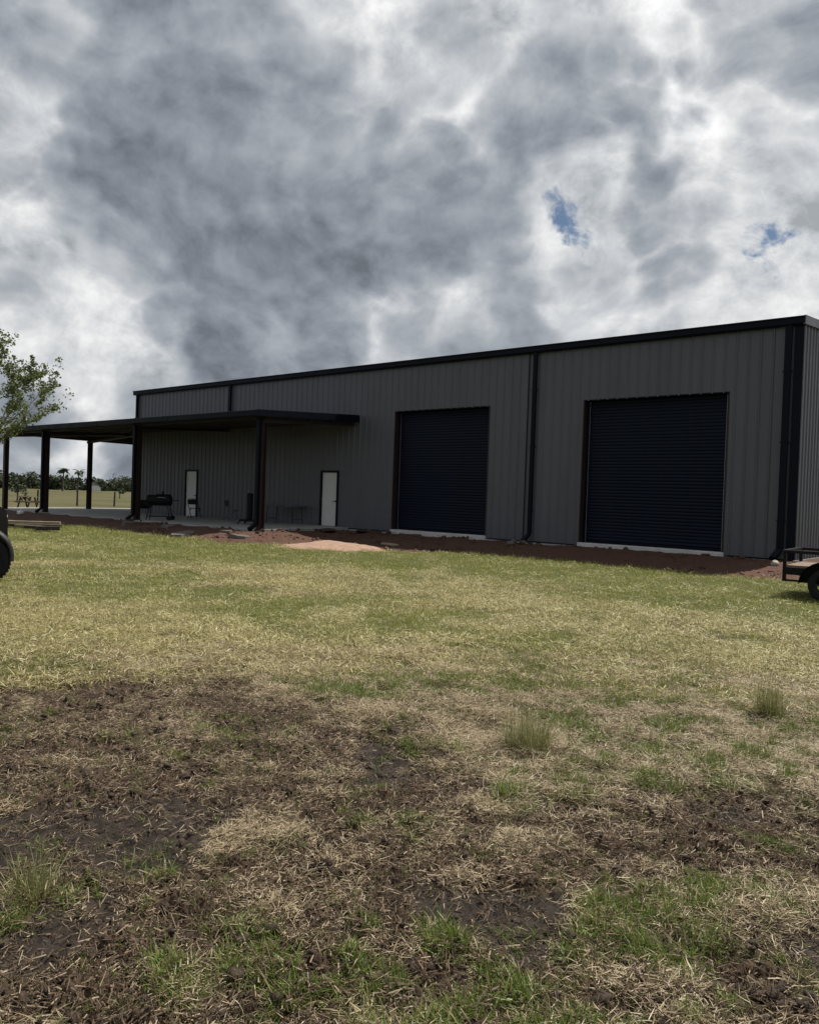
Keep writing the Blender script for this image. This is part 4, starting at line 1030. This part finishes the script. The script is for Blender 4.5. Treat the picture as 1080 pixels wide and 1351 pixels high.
pr = np.random.default_rng(3)
STRAW_N = proto_set('straw_pieces', [proto('straw', *blades(28, .06, .050, .0028, 0, 3, pr, True), ML_STRAW) for _ in range(6)])
STRAW_F = proto_set('straw_clumps', [proto('straw', *blades(34, .17, .060, .0070, 1.15, 2, pr, k % 3 != 0, .6), ML_HAY) for k in range(6)])
GREEN_N = proto_set('grass_tufts', [proto('tuft', *blades(12, .035, .060, .0046, .85, 4, pr, False, 1.6), ML_GREEN) for _ in range(6)])
GREEN_F = proto_set('grass_clumps', [proto('tuft', *blades(30, .17, .046, .0070, .9, 2, pr), ML_LAWN) for _ in range(6)])
def chips(rnd):
    v = []; f = []
    for k in range(9):
        az = rnd.uniform(0, 6.28); L_ = rnd.uniform(.010, .050); W_ = rnd.uniform(.0018, .0050); c = np.array([rnd.uniform(-.06, .06), rnd.uniform(-.06, .06), rnd.uniform(.002, .012)])
        d = np.array([math.cos(az), math.sin(az), rnd.uniform(-.25, .25)]) * L_ / 2; s = np.array([-math.sin(az), math.cos(az), rnd.uniform(-.4, .4)]) * W_ / 2; u = np.array([0, 0, W_ * .5]); b = len(v)
        v += [tuple(c - d - s), tuple(c - d + s), tuple(c - d * .9 + u), tuple(c + d - s * .6), tuple(c + d + s * .6), tuple(c + d * .9 + u)]
        f += [(b, b + 1, b + 2), (b + 3, b + 5, b + 4), (b, b + 2, b + 5, b + 3), (b + 1, b + 4, b + 5, b + 2), (b, b + 3, b + 4, b + 1)]
    return v, f
CHIPS = proto_set('chaff_pieces', [proto('chaff', *chips(pr), ML_TWIG) for _ in range(6)])
def clod(rnd):
    bm = bmesh.new(); bmesh.ops.create_icosphere(bm, subdivisions=2, radius=.022)
    for v in bm.verts: v.co = Vector((v.co.x * 1.25, v.co.y, v.co.z * .7)) * (1 + rnd.uniform(-.28, .28))
    bm.verts.index_update(); v = [tuple(q.co) for q in bm.verts]; f = [[q.index for q in p.verts] for p in bm.faces]; bm.free(); return v, f
CLODS = proto_set('clod_pieces', [proto('clod', *clod(pr), M_CLOD) for _ in range(5)])

MDC = mat('red_clod', (0.10, 0.055, 0.038), 0.9, 0.0, 0.2, 0.35, 14, 0.6, 60)
DCLODS = proto_set('dirt_pieces', [proto('dirt_clod', *clod(pr), MDC) for _ in range(5)])

def scatter(name, coll, pts, rots, scales, label, cat):
    me = bpy.data.meshes.new(name); n = len(pts)
    me.vertices.add(n); me.vertices.foreach_set('co', np.asarray(pts, np.float32).ravel())
    a = me.attributes.new('rot', 'FLOAT_VECTOR', 'POINT'); a.data.foreach_set('vector', np.asarray(rots, np.float32).ravel())
    a = me.attributes.new('scl', 'FLOAT', 'POINT'); a.data.foreach_set('value', np.asarray(scales, np.float32))
    a = me.attributes.new('pick', 'INT', 'POINT'); a.data.foreach_set('value', rng.integers(0, 60, n).astype(np.int32))
    o = bpy.data.objects.new(name, me); C.objects.link(o); tag(o, label, cat, kind='stuff')
    ng = bpy.data.node_groups.new(name + '_spread', 'GeometryNodeTree')
    ng.interface.new_socket('Geometry', in_out='INPUT', socket_type='NodeSocketGeometry'); ng.interface.new_socket('Geometry', in_out='OUTPUT', socket_type='NodeSocketGeometry')
    N = ng.nodes; L = ng.links
    gi = N.new('NodeGroupInput'); go = N.new('NodeGroupOutput'); iop = N.new('GeometryNodeInstanceOnPoints'); ci = N.new('GeometryNodeCollectionInfo')
    ci.inputs['Collection'].default_value = coll; ci.inputs['Separate Children'].default_value = True; ci.inputs['Reset Children'].default_value = True
    def na(nm, ty):
        k = N.new('GeometryNodeInputNamedAttribute'); k.data_type = ty; k.inputs['Name'].default_value = nm; return k.outputs['Attribute']
    e2r = N.new('FunctionNodeEulerToRotation'); L.new(na('rot', 'FLOAT_VECTOR'), e2r.inputs[0])
    L.new(gi.outputs[0], iop.inputs['Points']); L.new(ci.outputs[0], iop.inputs['Instance']); iop.inputs['Pick Instance'].default_value = True
    L.new(na('pick', 'INT'), iop.inputs['Instance Index']); L.new(e2r.outputs[0], iop.inputs['Rotation']); L.new(na('scl', 'FLOAT'), iop.inputs['Scale']); L.new(iop.outputs[0], go.inputs[0])
    md = o.modifiers.new('spread', 'NODES'); md.node_group = ng
    return o

def sample(n, r0, r1, half=R(58), power=1.0):
    """points in a sector of the lot around the viewer, evenly per area for power 1, thinning outwards below that"""
    u = rng.random(n); e = 2 * power
    r_ = (r0 ** e + u * (r1 ** e - r0 ** e)) ** (1 / e); th_ = YAW + math.pi / 2 + rng.uniform(-half, half, n)
    return CAM.x + r_ * np.cos(th_), CAM.y + r_ * np.sin(th_)

def place(name, coll, x_, y_, keep, scl, label, cat, tilt=.15, lift=0.0):
    x_, y_ = x_[keep], y_[keep]; n = len(x_); s_ = scl[keep] if isinstance(scl, np.ndarray) else np.full(n, scl)
    ok = footprint_dist(x_, y_) > 0.05; x_, y_, s_ = x_[ok], y_[ok], s_[ok]; n = len(x_)
    z_ = height(x_, y_) + lift
    rots = np.stack([rng.normal(0, tilt, n), rng.normal(0, tilt, n), rng.uniform(0, 6.283, n)], 1)
    return scatter(name, coll, np.stack([x_, y_, z_], 1), rots, s_ * rng.uniform(.7, 1.3, n), label, cat)

# near band
x_, y_ = sample(129200, 1.5, 8.0, power=.72); mud, wet, green, dirt = cover(x_, y_)
n3 = fbm(x_, y_, 4.0, 3, 123)
rr_n = np.hypot(x_ - CAM.x, y_ - CAM.y)
p_ = (1 - mud) * (1 - .55 * green) * (.18 + .82 * sstep(n3, .40, .58)) * (.55 + .45 * sstep(rr_n, 3.5, 5.5)) + mud * (1 - wet) * .14 * sstep(n3, .46, .56)
place('dry_grass', STRAW_N, x_, y_, rng.random(len(x_)) < p_, 1.0, 'pale dead straw matted over the near ground', 'dry grass')
x_, y_ = sample(129200, 1.5, 8.0, power=.72); mud, wet, green, dirt = cover(x_, y_); n3 = fbm(x_, y_, 7.0, 4, 133, .65)
p_ = np.clip(green * (1 - .45 * mud) * sstep(n3, .38, .56) * .95 + .34 * sstep(n3, .46, .6), 0, 1) * (1 - .85 * wet)
place('green_grass', GREEN_N, x_, y_, rng.random(len(x_)) < p_, .50 + .62 * green * sstep(n3, .46, .66), 'short green grass in ragged tufts on the near ground', 'grass')
x_, y_ = sample(108800, 1.5, 8.5, power=.72); mud, wet, green, dirt = cover(x_, y_)
place('chaff', CHIPS, x_, y_, rng.random(len(x_)) < (.16 + .50 * mud) * (1 - .72 * wet), 1.0, 'brown chaff and bits of stalk strewn over the mud', 'chaff', .3, .004)
x_, y_ = sample(57120, 1.5, 8.0, power=.72); mud, wet, green, dirt = cover(x_, y_)
place('mud_clods', CLODS, x_, y_, rng.random(len(x_)) < mud * (1 - .75 * wet) * .6, .25 + rng.random(len(x_)) ** 4 * .85, 'small dark clods of mud in the churned patch', 'mud', .6)
th_n = 26000
x_ = rng.uniform(-24, 1.5, th_n); y_ = rng.uniform(-8.5, 0.0, th_n); mud, wet, green, dirt = cover(x_, y_)
place('dirt_clods', DCLODS, x_, y_, rng.random(th_n) < dirt * .3 * sstep(fbm(x_, y_, 1.2, 3, 301), .38, .6), .6 + rng.random(th_n) ** 5 * 2.4, 'red brown clods strewn over the bare earth bank', 'dirt', .6)
# lawn out to the dirt and round the building
x_, y_ = sample(115600, 6.5, 34.0, power=.5); mud, wet, green, dirt = cover(x_, y_); r_ = np.hypot(x_ - CAM.x, y_ - CAM.y)
fs = 1.0 + (r_ - 8) * .02
place('mown_dry_grass', STRAW_F, x_, y_, rng.random(len(x_)) < (1 - dirt) * (1 - .85 * green) * (.45 + .55 * sstep(fbm(x_, y_, 2.2, 4, 205, .6), .38, .58)), fs * (.75 + .5 * fbm(x_, y_, .8, 3, 207)), 'short dry mown grass across the lot', 'dry grass')
x_, y_ = sample(115600, 6.5, 34.0, power=.5); mud, wet, green, dirt = cover(x_, y_); r_ = np.hypot(x_ - CAM.x, y_ - CAM.y)
d_ = footprint_dist(x_, y_)
place('mown_green_grass', GREEN_F, x_, y_, rng.random(len(x_)) < (1 - dirt) * (.10 + .85 * green) * (.5 + .5 * sstep(fbm(x_, y_, 2.6, 4, 215, .6), .38, .58)), (.6 + .5 * fbm(x_, y_, 1.1, 3, 217)) * (.95 + .35 * (d_ < 4.3)) * (1.0 + (r_ - 8) * .02), 'short green mown grass across the lot and along the dirt', 'grass')

def bunch(x_, y_, n, hgt, spread, lean, m, label, seed, wd=.004):
    rnd = np.random.default_rng(seed); v, f = blades(n, spread, hgt, wd, lean, 6, rnd, False, .9)
    me = bpy.data.meshes.new('grass_bunch'); me.from_pydata(v, [], f); me.materials.append(m); o = bpy.data.objects.new('grass_bunch', me); C.objects.link(o)
    o.location = (x_, y_, gz(x_, y_) - .01); tag(o, label, 'grass clump'); return o
bunch(2.80, -17.22, 800, .27, .14, .85, ML_OLIVE, 'tall olive bunch of fine grass in the middle of the lot', 1, .0028)
bunch(3.66, -15.18, 420, .29, .10, .6, ML_OLIVE, 'upright olive grass clump near the right edge', 2, .0032)
bunch(2.42, -20.11, 330, .19, .075, 1.05, ML_OLIVE, 'drooping pale grass clump on wet mud at the left edge', 3, .0040)
bunch(2.56, -20.24, 150, .12, .05, .9, ML_GREEN, 'small green grass clump just below the drooping one at left', 4, .0045)
